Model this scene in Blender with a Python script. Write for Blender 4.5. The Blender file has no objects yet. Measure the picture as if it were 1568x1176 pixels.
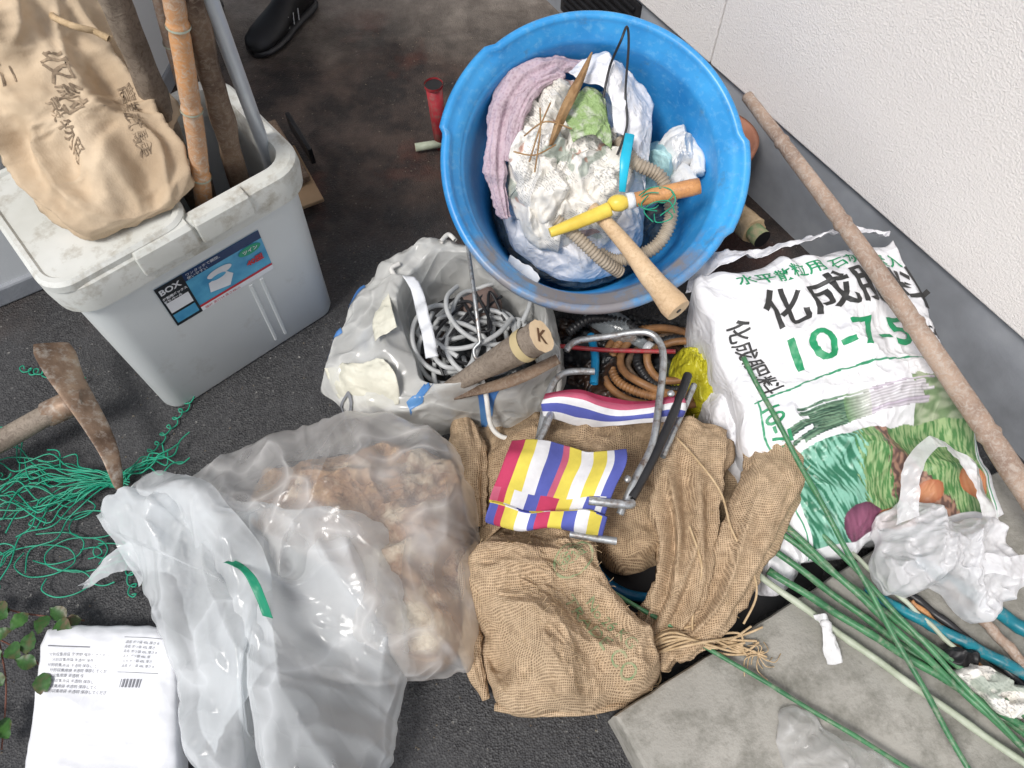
import bpy, bmesh, math, random
from mathutils import Vector, Matrix, noise
from mathutils.bvhtree import BVHTree
random.seed(7)
V=Vector
sc=bpy.context.scene
COL=bpy.context.collection
# ------------------------------------------------------------------ helpers
def link(ob,parent=None,mw=None):
    COL.objects.link(ob)
    if parent: ob.parent=parent
    if mw is not None: ob.matrix_local=mw
    return ob
def E(name,mw=None):
    e=bpy.data.objects.new(name,None);e.empty_display_size=.05
    return link(e,None,mw)
def mesh(name,vs,fs,mat,parent=None,smooth=True,mw=None,fmats=None):
    me=bpy.data.meshes.new(name);me.from_pydata([tuple(v) for v in vs],[],fs)
    mats=mat if isinstance(mat,list) else [mat]
    for m in mats: me.materials.append(m)
    if smooth: me.polygons.foreach_set('use_smooth',[True]*len(me.polygons))
    if fmats: me.polygons.foreach_set('material_index',fmats)
    me.update()
    bm=bmesh.new();bm.from_mesh(me);bmesh.ops.recalc_face_normals(bm,faces=bm.faces);bm.to_mesh(me);bm.free()
    return link(bpy.data.objects.new(name,me),parent,mw)
def bevel(ob,w=.004,seg=2):
    m=ob.modifiers.new('b','BEVEL');m.width=w;m.segments=seg;m.limit_method='ANGLE'
    return ob
def box(name,c,s,mat,parent=None,rot=0,bv=.003,mw=None):
    x,y,z=[a/2 for a in s]
    vs=[V((i*x,j*y,k*z)) for i in(-1,1) for j in(-1,1) for k in(-1,1)]
    R=Matrix.Rotation(rot,3,'Z')
    vs=[R@v+V(c) for v in vs]
    fs=[(0,1,3,2),(4,6,7,5),(0,4,5,1),(2,3,7,6),(0,2,6,4),(1,5,7,3)]
    o=mesh(name,vs,fs,mat,parent,False,mw)
    if bv: bevel(o,bv)
    return o
def cat(pts,n=8,closed=False):
    pts=[V(p) for p in pts];L=len(pts);out=[]
    rng=L if closed else L-1
    for i in range(rng):
        if closed: a,b,c,d=pts[(i-1)%L],pts[i],pts[(i+1)%L],pts[(i+2)%L]
        else: a,b,c,d=pts[max(i-1,0)],pts[i],pts[i+1],pts[min(i+2,L-1)]
        for k in range(n):
            t=k/n
            out.append(.5*((2*b)+(c-a)*t+(2*a-5*b+4*c-d)*t*t+(3*b-a-3*c+d)*t**3))
    if not closed: out.append(pts[-1].copy())
    return out
def resample(pts,N,closed=True):
    P=pts+[pts[0]] if closed else pts
    d=[0]
    for i in range(len(P)-1): d.append(d[-1]+(P[i+1]-P[i]).length)
    out=[];j=0
    for k in range(N):
        t=d[-1]*k/(N if closed else N-1)
        while j<len(d)-2 and d[j+1]<t: j+=1
        f=(t-d[j])/max(d[j+1]-d[j],1e-9)
        out.append(P[j].lerp(P[j+1],min(f,1)))
    return out
def rid(p,s,amp,oct=4):
    q=p*s+noise.noise_vector(p*s*.6)*.7;h=0;a=1.
    for i in range(oct):
        h+=a*(.55-2.*abs(noise.noise(q)));q=q*2.07+V((3.1,1.7,2.3));a*=.5
    return h*amp
def crumple(p,sc_,amp):
    a=noise.voronoi(p*sc_+noise.noise_vector(p*sc_*.7)*.5)[0];b=noise.voronoi(p*sc_*2.3+V((5,3,1)))[0]
    return amp*((a[0]-.4)*1.3+(b[0]-.4)*.5)
def pillow(name,outline,z0,H,mat,p=2.0,q=.6,N=220,R=50,cr=(14,.02),rg=None,fold=None,seed=0,parent=None,edge=.006,center=None,zb=.0,mw=None,sharp=False,lat=.5,inset=.93,zf=None):
    o=[V((a[0],a[1],0)) for a in outline]
    pts=resample(cat(o,8,True) if not sharp else o,N)
    c=V((sum(v.x for v in pts)/N,sum(v.y for v in pts)/N,0)) if center is None else V((center[0],center[1],0))
    for i,v in enumerate(pts):
        n=noise.noise_vector(V((v.x*18,v.y*18,seed)))
        n2=noise.noise_vector(V((v.x*50,v.y*50,seed)))
        pts[i]=v+V((n.x,n.y,0))*edge+V((n2.x,n2.y,0))*edge*.5
    vs=[];zmin=.002 if z0>=0 else -9
    for v in pts:
        w=c.lerp(v,inset);vs.append(V((w.x,w.y,zb)))
    for r in range(R):
        s=r/R
        h=H*(1-(1-s)**p)**q
        for v in pts:
            w=v.lerp(c,s);P=V((w.x,w.y,seed*1.7))
            z=z0+h+(zf(w.x,w.y) if zf else 0)
            k=min(1,s*7+.25)
            if rg: z+=rid(P,*rg)*k
            if cr:
                z+=crumple(P,cr[0],cr[1])*k
                nv=noise.noise_vector(P*cr[0]*.8)
                w=w+V((nv.x,nv.y,0))*cr[1]*lat*min(1,s*7)
            if fold:
                ca,sa=math.cos(fold[0]),math.sin(fold[0])
                wx=noise.noise(P*5)*.06
                rx=(w.x*ca+w.y*sa);ry=(-w.x*sa+w.y*ca)+wx
                n=noise.noise(V((rx*fold[1]*.22,ry*fold[1],seed+3)))
                z+=fold[2]*(1-2.6*abs(n))*k
            vs.append(V((w.x,w.y,max(z,zmin))))
    fs=[];rings=R+1
    for r in range(rings-1):
        for i in range(N):
            a=r*N+i;b=r*N+(i+1)%N
            fs.append((a,b,b+N,a+N))
    vs.append(sum((vs[(rings-1)*N+i] for i in range(N)),V((0,0,0)))/N)
    L=len(vs)-1
    for i in range(N): fs.append(((rings-1)*N+i,(rings-1)*N+(i+1)%N,L))
    return mesh(name,vs,fs,mat,parent,True,mw)
def sheet(name,rows,mat,parent=None,nu=12,nv=12,rg=(9,.02),seed=0,mw=None,thick=0):
    R_=[cat(r,nu) for r in rows];W=len(R_[0]);cols=[cat([r[i] for r in R_],nv) for i in range(W)];H_=len(cols[0])
    vs=[]
    for j in range(H_):
        for i in range(W):
            p=cols[i][j];P=p+V((seed,0,0));nv_=noise.noise_vector(P*14)
            vs.append(p+V((nv_.x*.4,nv_.y*.4,0))*rg[1]+V((0,0,rid(P,*rg))))
    fs=[(j*W+i,j*W+i+1,(j+1)*W+i+1,(j+1)*W+i) for j in range(H_-1) for i in range(W-1)]
    o=mesh(name,vs,fs,mat,parent,True,mw)
    if thick: m=o.modifiers.new('so','SOLIDIFY');m.thickness=thick
    return o
def tube(name,pts,rad,mat,parent=None,seg=14,mw=None,cap=True,rn=0,capmat=None,flat=1):
    pts=[V(p) for p in pts];n=len(pts)
    if not isinstance(rad,(list,tuple)): rad=[rad]*n
    vs=[];fs=[];fm=[]
    up=V((0,0,1));prev=None
    for i,p in enumerate(pts):
        t=(pts[min(i+1,n-1)]-pts[max(i-1,0)]).normalized()
        if prev is None:
            a=up if abs(t.z)<.9 else V((1,0,0))
            x=t.cross(a).normalized()
        else: x=(prev-t*prev.dot(t)).normalized()
        prev=x;y=t.cross(x)
        for k in range(seg):
            th=2*math.pi*k/seg;r=rad[i]
            if rn: r*=1+rn*noise.noise(V((p.x*15+k*.7,p.y*15,p.z*15+math.sin(th))))
            vs.append(p+x*math.cos(th)*r+y*math.sin(th)*r*flat)
    for i in range(n-1):
        for k in range(seg):
            a=i*seg+k;b=i*seg+(k+1)%seg
            fs.append((a,b,b+seg,a+seg));fm.append(0)
    if cap:
        fs.append(tuple(range(seg)));fm.append(1 if capmat else 0)
        fs.append(tuple((n-1)*seg+k for k in range(seg)));fm.append(1 if capmat else 0)
    o=mesh(name,vs,fs,[mat,capmat] if capmat else mat,parent,True,mw,fm)
    if cap:
        o.data.polygons[len(fs)-1].use_smooth=False;o.data.polygons[len(fs)-2].use_smooth=False
    return o
def interp(pts,rad,n=10):
    q=cat([V(p) for p in pts],n);rr=[]
    for i in range(len(rad)-1):
        for k in range(n): rr.append(rad[i]+(rad[i+1]-rad[i])*k/n)
    rr.append(rad[-1]);return q,rr
def curves(name,spl,r,mat,parent=None,mw=None,n=8):
    cu=bpy.data.curves.new(name,'CURVE');cu.dimensions='3D';cu.bevel_depth=r;cu.bevel_resolution=1 if r<.003 else 2
    for s in spl:
        q=cat(s,n);sp=cu.splines.new('POLY');sp.points.add(len(q)-1)
        for i,p in enumerate(q): sp.points[i].co=(*p,1)
        sp.use_smooth=True
    cu.materials.append(mat)
    return link(bpy.data.objects.new(name,cu),parent,mw)
def revolve(name,prof,mat,parent=None,seg=96,mw=None,rf=None):
    vs=[];fs=[]
    for j,(r,z) in enumerate(prof):
        for k in range(seg):
            th=2*math.pi*k/seg;rr=r+(rf(j,th) if rf else 0)
            vs.append(V((rr*math.cos(th),rr*math.sin(th),z)))
    for j in range(len(prof)-1):
        for k in range(seg):
            a=j*seg+k;b=j*seg+(k+1)%seg;fs.append((a,b,b+seg,a+seg))
    return mesh(name,vs,fs,mat,parent,True,mw)
def textmesh(s,size,L=.008,align='LEFT',bold=0):
    cu=bpy.data.curves.new('tt','FONT');cu.body=s;cu.size=size;cu.align_x=align;cu.resolution_u=3;cu.offset=bold
    ob=bpy.data.objects.new('tt',cu);COL.objects.link(ob);bpy.context.view_layer.update()
    me=bpy.data.meshes.new_from_object(ob.evaluated_get(bpy.context.evaluated_depsgraph_get()))
    bpy.data.objects.remove(ob)
    bm=bmesh.new();bm.from_mesh(me);bmesh.ops.triangulate(bm,faces=bm.faces)
    for _ in range(5):
        es=[e for e in bm.edges if e.calc_length()>L]
        if not es: break
        bmesh.ops.subdivide_edges(bm,edges=es,cuts=1);bmesh.ops.triangulate(bm,faces=bm.faces)
    vs=[v.co.copy() for v in bm.verts];bm.verts.index_update();fs=[tuple(v.index for v in f.verts) for f in bm.faces];bm.free()
    return vs,fs
def decal(name,s,pos,ang,size,mat,target,parent,off=.0015,bold=0,shape=None):
    if shape: vs,fs=shape
    else: vs,fs=textmesh(s,size,bold=bold)
    bvh=BVHTree.FromPolygons([v.co for v in target.data.vertices],[tuple(p.vertices) for p in target.data.polygons])
    ca,sa=math.cos(ang),math.sin(ang);out=[]
    for v in vs:
        x=pos[0]+v.x*ca-v.y*sa;y=pos[1]+v.x*sa+v.y*ca
        h=bvh.ray_cast(V((x,y,3)),V((0,0,-1)))
        if h[0]: out.append(h[0]+(h[1] if h[1].z>0 else -h[1])*off)
        else: out.append(V((x,y,.01)))
    return mesh(name,out,fs,mat,parent,True)
def gridshape(w,h,nx=10,ny=10):
    vs=[V((w*i/nx,h*j/ny,0)) for j in range(ny+1) for i in range(nx+1)]
    fs=[(j*(nx+1)+i,j*(nx+1)+i+1,(j+1)*(nx+1)+i+1,(j+1)*(nx+1)+i) for j in range(ny) for i in range(nx)]
    return vs,fs
def loft(name,rings,mat,parent,capa=True,capb=True,smooth=True,mw=None,split=True):
    n=len(rings[0]);vs=[p for r in rings for p in r];fs=[]
    for j in range(len(rings)-1):
        for k in range(n):
            a_=j*n+k;b_=j*n+(k+1)%n;fs.append((a_,b_,b_+n,a_+n))
    if capa: fs.append(tuple(range(n)))
    if capb: fs.append(tuple((len(rings)-1)*n+k for k in range(n)))
    o=mesh(name,vs,fs,mat,parent,smooth,mw)
    if split:
        m=o.modifiers.new('es','EDGE_SPLIT');m.split_angle=math.radians(35)
    return o
def lin(a,f):
    f=f*(len(a)-1);i=min(int(f),len(a)-2);return a[i]+(a[i+1]-a[i])*(f-i)
def sleeve(name,path,wd,th,mat,parent,seed=4,a1=.027,a2=.014,a3=.006,NS=96,n=14,mouth=False,k1=9,mw=None):
    cp=cat(path,n);n=len(cp);rings=[]
    for i,p in enumerate(cp):
        f=i/(n-1);tt=(cp[min(i+1,n-1)]-cp[max(i-1,0)]).normalized()
        x=tt.cross(V((0,0,1))).normalized();y=x.cross(tt);ring=[]
        for k in range(NS):
            a_=2*math.pi*k/NS
            q=p+x*math.cos(a_)*lin(wd,f)+y*math.sin(a_)*lin(th,f)
            kk=(k/NS if k<NS/2 else (NS-k)/NS)
            r1=noise.noise(V((kk*k1,f*2.2,seed)));r2=noise.noise(q*11+V((seed,0,0)))
            dd=a1*(1-3*abs(r1))*math.sin(min(f*4,1)*1.57)+a2*r2+rid(q+V((0,0,seed)),16,a3)
            nn=(x*math.cos(a_)*.4+y*math.sin(a_)).normalized()
            ring.append(q+nn*dd)
        rings.append(ring)
    if mouth:
        tt=(cp[-1]-cp[-4]).normalized();last=rings[-1]
        c=sum(last,V((0,0,0)))/NS
        for k_,dz in((1.05,.006),(.95,.010),(.84,-.005),(.72,-.05),(.4,-.09)):
            rings.append([c+(q-c)*k_+tt*dz for q in last])
    return loft(name,rings,mat,parent,split=False,mw=mw)
# ------------------------------------------------------------------ materials
class NT:
    def __init__(s,name):
        s.m=bpy.data.materials.new(name);s.m.use_nodes=True;s.t=s.m.node_tree;s.n=s.t.nodes;s.n.clear()
        s.out=s.n.new('ShaderNodeOutputMaterial');s.tc=s.n.new('ShaderNodeTexCoord')
    def L(s,a,b): s.t.links.new(a,b)
    def N(s,typ,**k):
        x=s.n.new('ShaderNode'+typ)
        for a,b in k.items():
            if a in x.inputs: 
                if hasattr(b,'node'): s.L(b,x.inputs[a])
                else: x.inputs[a].default_value=b
            else: setattr(x,a,b)
        return x
    def noise(s,scale,detail=4,rough=.6,vec=None,dist=0):
        x=s.N('TexNoise',Scale=scale,Detail=min(detail,5),Roughness=rough,Distortion=dist);s.L(vec or s.tc.outputs['Object'],x.inputs['Vector']);return x.outputs['Fac']
    def vor(s,scale,feat='F1',out='Distance'):
        x=s.n.new('ShaderNodeTexVoronoi');x.feature=feat;x.inputs['Scale'].default_value=scale;s.L(s.tc.outputs['Object'],x.inputs['Vector']);return x.outputs[out]
    def ridge(s,scale,k=2.,dist=.6,detail=2):
        return s.math('SUBTRACT',1.,s.math('MULTIPLY',s.math('ABSOLUTE',s.math('SUBTRACT',s.noise(scale,detail,.5,dist=dist),.5)),k))
    def ramp(s,f,stops):
        x=s.n.new('ShaderNodeValToRGB');s.L(f,x.inputs[0]);e=x.color_ramp.elements
        while len(e)<len(stops): e.new(.5)
        for i,(p,c) in enumerate(stops):
            e[i].position=p;e[i].color=(*c,1) if not isinstance(c,(int,float)) else (c,c,c,1)
        return x.outputs[0]
    def mix(s,f,a,b,mode='MIX'):
        x=s.n.new('ShaderNodeMix');x.data_type='RGBA';x.blend_type=mode
        for v,i in((f,0),(a,6),(b,7)):
            if hasattr(v,'node'): s.L(v,x.inputs[i])
            elif i==0: x.inputs[0].default_value=v
            else: x.inputs[i].default_value=(*v,1)
        return x.outputs[2]
    def math(s,op,a,b=0,c=0):
        x=s.n.new('ShaderNodeMath');x.operation=op
        for v,i in((a,0),(b,1),(c,2)):
            if hasattr(v,'node'): s.L(v,x.inputs[i])
            else: x.inputs[i].default_value=v
        return x.outputs[0]
    def bump(s,h,st,dist=.002,nrm=None):
        x=s.n.new('ShaderNodeBump');x.inputs['Strength'].default_value=st;x.inputs['Distance'].default_value=dist;s.L(h,x.inputs['Height'])
        if nrm: s.L(nrm,x.inputs['Normal'])
        return x.outputs[0]
    def princ(s,col,rough=.6,nrm=None,metal=0,spec=.5,**k):
        x=s.n.new('ShaderNodeBsdfPrincipled')
        if hasattr(col,'node'): s.L(col,x.inputs['Base Color'])
        else: x.inputs['Base Color'].default_value=(*col,1)
        if hasattr(rough,'node'): s.L(rough,x.inputs['Roughness'])
        else: x.inputs['Roughness'].default_value=rough
        x.inputs['Metallic'].default_value=metal;x.inputs['Specular IOR Level'].default_value=spec
        if nrm: s.L(nrm,x.inputs['Normal'])
        for a,b in k.items(): x.inputs[a].default_value=b
        return x
    def done(s,sh): s.L(sh.outputs[0],s.out.inputs[0]);return s.m
def M(name,c1,rough=.6,c2=None,ns=8,bump=.3,bs=80,bd=.001,metal=0,spec=.4,dirt=None,dirtamt=.5,c3=None,ridge=0):
    t=NT(name);c2=c2 or tuple(x*.8 for x in c1)
    st=[(.35,c2),(.65,c1)]
    if c3: st=[(.3,c3),(.5,c2),(.68,c1)]
    col=t.ramp(t.noise(ns),st)
    if dirt:
        f=t.ramp(t.noise(ns*3.1+2,5,.7),[(1-dirtamt-.12,0.),(1-dirtamt+.12,1.)])
        col=t.mix(f,col,dirt)
    nrm=None
    if ridge: nrm=t.bump(t.math('ADD',t.ridge(ridge,4.,.8),t.math('MULTIPLY',t.ridge(ridge*2.3,4.,.5),.5)),bump,bd)
    elif bump: nrm=t.bump(t.noise(bs,3),bump,bd)
    return t.done(t.princ(col,rough,nrm,metal,spec))
def film(name,tint=(.8,.82,.84),lo=.12,hi=.4,rough=.2,cs=13,bump=.7,line=.35,face=.4,bd=.006,lp=6.):
    t=NT(name)
    r1=t.ridge(cs,4.,.6,1);r2=t.ridge(cs*2.6,5.,.5,0)
    h=t.math('ADD',r1,t.math('MULTIPLY',r2,.3));nrm=t.bump(h,bump,bd)
    pr=t.princ(tint,rough,nrm,0,.8)
    trl=t.n.new('ShaderNodeBsdfTranslucent');trl.inputs[0].default_value=(*tint,1)
    mx=t.n.new('ShaderNodeMixShader');mx.inputs[0].default_value=.25;t.L(pr.outputs[0],mx.inputs[1]);t.L(trl.outputs[0],mx.inputs[2])
    tr=t.n.new('ShaderNodeBsdfTransparent');tr.inputs[0].default_value=(.95,.96,.96,1)
    lw=t.n.new('ShaderNodeLayerWeight');lw.inputs[0].default_value=.35;t.L(nrm,lw.inputs['Normal'])
    f=t.ramp(t.noise(4,2),[(.35,lo),(.65,hi)])
    ln=t.math('POWER',t.math('MAXIMUM',r1,0.),lp)
    ff=t.math('ADD',t.math('ADD',f,t.math('MULTIPLY',lw.outputs['Facing'],face)),t.math('MULTIPLY',ln,line));ff=t.math('MINIMUM',ff,.97)
    m2=t.n.new('ShaderNodeMixShader');t.L(ff,m2.inputs[0]);t.L(tr.outputs[0],m2.inputs[1]);t.L(mx.outputs[0],m2.inputs[2])
    return t.done(m2)
def attrmat(name,rough=.4,bump=.3,bd=.002,spec=.4):
    t=NT(name);a=t.n.new('ShaderNodeAttribute');a.attribute_name='Col'
    return t.done(t.princ(a.outputs['Color'],rough,t.bump(t.ridge(16,5.,.8),bump,bd),0,spec))
# ground
t=NT('asphalt_mat')
sp=t.N('SeparateXYZ');t.L(t.tc.outputs['Object'],sp.inputs[0])
vx=t.n.new('ShaderNodeTexVoronoi');vx.inputs['Scale'].default_value=260;t.L(t.tc.outputs['Object'],vx.inputs['Vector'])
bw=t.N('RGBToBW');t.L(vx.outputs['Color'],bw.inputs[0])
n5=t.noise(5,5,.7)
base=t.ramp(bw.outputs[0],[(.1,(.022,.022,.024)),(.6,(.042,.042,.044)),(.93,(.075,.075,.075)),(1.,(.30,.29,.27))])
big=t.noise(1.7,5,.65)
base=t.mix(t.ramp(n5,[(.45,0.),(.75,.6)]),base,(.09,.09,.095))
yy=t.math('ADD',sp.outputs['Y'],t.math('MULTIPLY',t.math('SUBTRACT',big,.5),1.2))
brown=t.mix(t.ramp(t.noise(7,5,.7),[(.42,0.),(.68,1.)]),(.017,.013,.012),(.075,.052,.042))
brown=t.mix(t.ramp(t.noise(2.6,5,.6),[(.54,0.),(.66,.7)]),brown,(.12,.04,.025))
brown=t.mix(t.ramp(bw.outputs[0],[(.9,0.),(1.,.7)]),brown,(.20,.17,.14))
mr=t.N('MapRange');t.L(yy,mr.inputs[0]);mr.inputs[1].default_value=1.0;mr.inputs[2].default_value=1.35
base=t.mix(mr.outputs[0],base,brown)
mr2=t.N('MapRange');t.L(yy,mr2.inputs[0]);mr2.inputs[1].default_value=1.9;mr2.inputs[2].default_value=2.35
conc=t.mix(t.ramp(t.noise(14,5,.7),[(.35,0.),(.7,1.)]),(.15,.125,.105),(.28,.245,.21))
base=t.mix(mr2.outputs[0],base,conc)
GROUND=t.done(t.princ(base,t.ramp(n5,[(.4,.5),(.62,.8)]),t.bump(t.math('ADD',vx.outputs['Distance'],t.noise(40,4)),.7,.003),0,.4))
t=NT('stucco_mat')
STUC=t.done(t.princ(t.mix(t.ramp(t.noise(1.5,4),[(.4,0.),(.7,1.)]),(.87,.83,.80),(.84,.80,.78)),.85,t.bump(t.noise(230,3,.7),.8,.004),0,.15))
FOUND=M('foundation_mat',(.36,.375,.40),.85,(.27,.285,.31),4,.5,140,.001,c3=(.19,.20,.215))
CONC=M('concrete_mat',(.38,.365,.33),.85,(.30,.29,.26),5,.8,160,.002,dirt=(.18,.175,.15),dirtamt=.43)
GREY=M('grey_plastic',(.68,.71,.71),.4,(.63,.66,.66),3,.1,200,.0006,dirt=(.50,.50,.47),dirtamt=.28)
LIDM=M('lid_plastic',(.66,.67,.64),.5,(.55,.56,.52),6,.15,120,.0008,dirt=(.32,.29,.23),dirtamt=.37)
DARK=M('dark_plastic',(.03,.03,.032),.4,(.015,.015,.017),10,.2,60)
BLACK=M('black_mat',(.012,.012,.014),.5,(.006,.006,.007),10,.2,90)
t=NT('tub_blue')
sp=t.N('SeparateXYZ');t.L(t.tc.outputs['Object'],sp.inputs[0])
bl=t.ramp(t.noise(5,4),[(.35,(.018,.21,.53)),(.65,(.045,.34,.72))])
bl=t.mix(t.ramp(t.noise(70,4,.7),[(.52,0.),(.75,.45)]),bl,(.22,.48,.70))
dn=t.math('ADD',t.math('MULTIPLY',sp.outputs['Y'],-1.9),t.math('MULTIPLY',t.noise(14,5,.7),.9))
dn=t.math('ADD',dn,t.math('MULTIPLY',t.math('ABSOLUTE',t.math('ADD',sp.outputs['Z'],.03)),-2.))
bl=t.mix(t.ramp(dn,[(.66,0.),(.92,.85)]),bl,(.24,.19,.145))
bl=t.mix(t.ramp(t.noise(25,5,.7),[(.60,0.),(.72,.45)]),bl,(.10,.16,.22))
BLUE=t.done(t.princ(bl,.36,t.bump(t.noise(50,3),.15,.001),0,.5))
def woodm(name,a,b,dark,rough=.6):
    t=NT(name)
    n=t.noise(11,4,.65);g=t.noise(90,4,.7,dist=1.5)
    col=t.ramp(n,[(.35,b),(.62,a)]);col=t.mix(t.ramp(g,[(.45,0.),(.72,.85)]),col,dark)
    return t.done(t.princ(col,rough,t.bump(g,.6,.002),0,.3))
BAMB=woodm('bamboo_old',(.40,.29,.22),(.24,.165,.125),(.46,.41,.36),rough=.55)
BAMB2=woodm('bamboo_orange',(.62,.31,.13),(.42,.25,.15),(.55,.50,.42),rough=.4)
WOODG=woodm('weathered_wood',(.30,.25,.20),(.18,.145,.115),(.10,.075,.055))
WOODB=woodm('brown_wood',(.18,.12,.08),(.08,.05,.035),(.26,.21,.16))
WOODL=woodm('light_wood',(.68,.51,.33),(.57,.40,.24),(.45,.30,.17),rough=.5)
WOODC=M('cut_wood',(.75,.58,.38),.6,(.62,.45,.27),20)
WOODO=woodm('orange_wood',(.60,.30,.12),(.45,.20,.08),(.36,.17,.08),rough=.4)
STEEL=M('steel',(.55,.57,.58),.4,(.36,.38,.39),20,.1,90,metal=.7,dirt=(.17,.12,.09),dirtamt=.42)
PIPE=M('pipe_alu',(.62,.66,.70),.35,(.52,.56,.60),8,.1,90,metal=.35)
RUST=M('worn_rusty_steel',(.36,.26,.18),.5,(.24,.16,.11),16,.7,60,.002,c3=(.12,.075,.05),dirt=(.46,.42,.37),dirtamt=.38,metal=.25)
CANVAS=M('canvas',(.66,.53,.38),.9,(.54,.42,.29),7,.5,300,.0012,c3=(.40,.30,.20))
INK=M('ink',(.13,.095,.065),.9,(.42,.32,.22),70,.1)
def burl(name,a,b,c):
    t=NT(name)
    ds=t.n.new('ShaderNodeVectorMath');ds.operation='MULTIPLY_ADD'
    nz=t.N('TexNoise',Scale=7.,Detail=2.);t.L(t.tc.outputs['Object'],nz.inputs['Vector'])
    t.L(nz.outputs['Color'],ds.inputs[0]);ds.inputs[1].default_value=(.045,.045,.045);t.L(t.tc.outputs['Object'],ds.inputs[2])
    def wv(d,s):
        w=t.n.new('ShaderNodeTexWave');w.bands_direction=d;w.inputs['Scale'].default_value=s;w.inputs['Distortion'].default_value=.9;w.inputs['Detail'].default_value=1;t.L(ds.outputs[0],w.inputs['Vector']);return w.outputs['Fac']
    wx=wv('X',96);wy=wv('Y',88)
    h=t.math('MAXIMUM',wx,wy);h2=t.math('MULTIPLY',h,t.math('ADD',t.noise(220,2),.4))
    col=t.ramp(t.noise(5,4,.6),[(.3,b),(.66,a)])
    col=t.mix(t.ramp(h2,[(.28,.85),(.72,0.)]),col,c)
    col=t.mix(t.ramp(t.noise(90,3,.7),[(.45,0.),(.72,.6)]),col,tuple(min(1,x*1.3) for x in a))
    col=t.mix(t.ramp(t.noise(30,4,.7),[(.52,0.),(.74,.5)]),col,c)
    return t.done(t.princ(col,.95,t.bump(h2,.9,.002),0,.1))
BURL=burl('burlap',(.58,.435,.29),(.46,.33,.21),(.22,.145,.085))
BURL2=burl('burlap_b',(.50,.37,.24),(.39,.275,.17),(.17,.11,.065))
GREENF=M('faded_green_ink',(.16,.27,.13),.9,(.40,.34,.21),60,.3,200)
ROPEM=M('jute_rope',(.60,.45,.28),.9,(.42,.30,.17),60,.8,300,.001)
WROPE=M('white_rope',(.75,.74,.70),.8,(.58,.57,.54),40,.5,300)
GTW=M('green_twine',(.02,.33,.20),.4,(.01,.22,.13),20,.1)
GST=M('green_stake',(.07,.23,.10),.4,(.035,.14,.06),25,.2,90,dirt=(.24,.28,.20),dirtamt=.38)
PST=M('pale_stake',(.48,.52,.42),.5,(.34,.38,.28),25,.2,90)
TEAL=M('teal_tube',(.01,.22,.28),.35,(.01,.15,.20),25,.2,90,dirt=(.2,.25,.25),dirtamt=.36)
CBL=M('blue_tube',(.01,.20,.40),.3,(.01,.13,.3),25,.2,90)
ORH=M('orange_hose',(.34,.17,.07),.5,(.17,.085,.04),25,.4,90)
HOSE=M('beige_hose',(.42,.36,.28),.5,(.27,.22,.165),25,.3,90)
CABLE=M('grey_cable',(.48,.49,.49),.45,(.36,.37,.37),15,.1,90)
WPLA=M('white_plastic',(.80,.80,.82),.35,(.70,.70,.74),8,.6,30,.006,ridge=12)
WHITE=M('white_sheet',(.84,.85,.88),.3,(.80,.81,.84),5,.35,22,.004,ridge=8)
SHED=M('shed_white',(.68,.70,.71),.4,(.62,.64,.65),2,.05,40,dirt=(.42,.36,.30),dirtamt=.26)
CLOTHW=M('white_cloth',(.74,.74,.74),.9,(.60,.60,.60),14,.6,200,.002)
t=NT('pink_quilt')
ck=t.vor(170);PINK=t.done(t.princ(t.mix(t.ramp(ck,[(.2,0.),(.6,.45)]),t.ramp(t.noise(12),[(.35,(.34,.25,.29)),(.65,(.50,.37,.43))]),(.62,.52,.56)),.9,t.bump(ck,.5,.002),0,.1))
TEALP=M('teal_sheet',(.45,.66,.66),.4,(.30,.52,.54),14,.5,50,.004,ridge=20)
CYAN=M('cyan_plastic',(.02,.50,.72),.3)
YEL=M('yellow_plastic',(.80,.62,.10),.35,(.66,.48,.07),20,.1)
YBAG=M('yellow_bag',(.58,.55,.04),.35,(.42,.38,.02),20,.8,40,.006,ridge=18)
REDP=M('red_plastic',(.40,.04,.05),.4,(.26,.02,.03),20,.1,dirt=(.2,.12,.1),dirtamt=.4)
TERRA=M('terracotta',(.42,.20,.13),.7,(.30,.12,.07),10,.2)
LEAF=M('leaf_green',(.055,.15,.03),.45,(.03,.09,.02),30,.3,60,c3=(.12,.07,.04))
STEM=M('stem_red',(.16,.06,.04),.6)
DRY=M('dry_leaf',(.38,.24,.12),.8,(.22,.12,.05),30,.8,60,.004)
BROWNC=M('husk_brown',(.52,.34,.19),.85,(.27,.15,.08),12,1.,35,.01,c3=(.68,.58,.44))
CARD=M('cardboard',(.40,.27,.16),.85,(.32,.21,.12),10)
BLK=M('print_black',(.03,.03,.03),.45,(.04,.04,.04),30,.1)
GRN=M('print_green',(.015,.28,.12),.45,(.01,.23,.09),30,.1)
PBL=M('print_blue',(.05,.16,.42),.4,(.10,.25,.5),10,.1)
PGY=M('print_grey_letters',(.25,.26,.28),.5)
FILM=film('clear_film',(.84,.83,.82),.06,.20,.14,6,.55,line=.30,face=.5,bd=.012)
FILM2=film('milky_film',(.84,.87,.89),.24,.50,.18,4,.6,line=.22,face=.45,bd=.016)
FILM3=film('bag_film',(.80,.80,.77),.34,.62,.22,9,.7,line=.25,face=.4,bd=.008)
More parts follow.
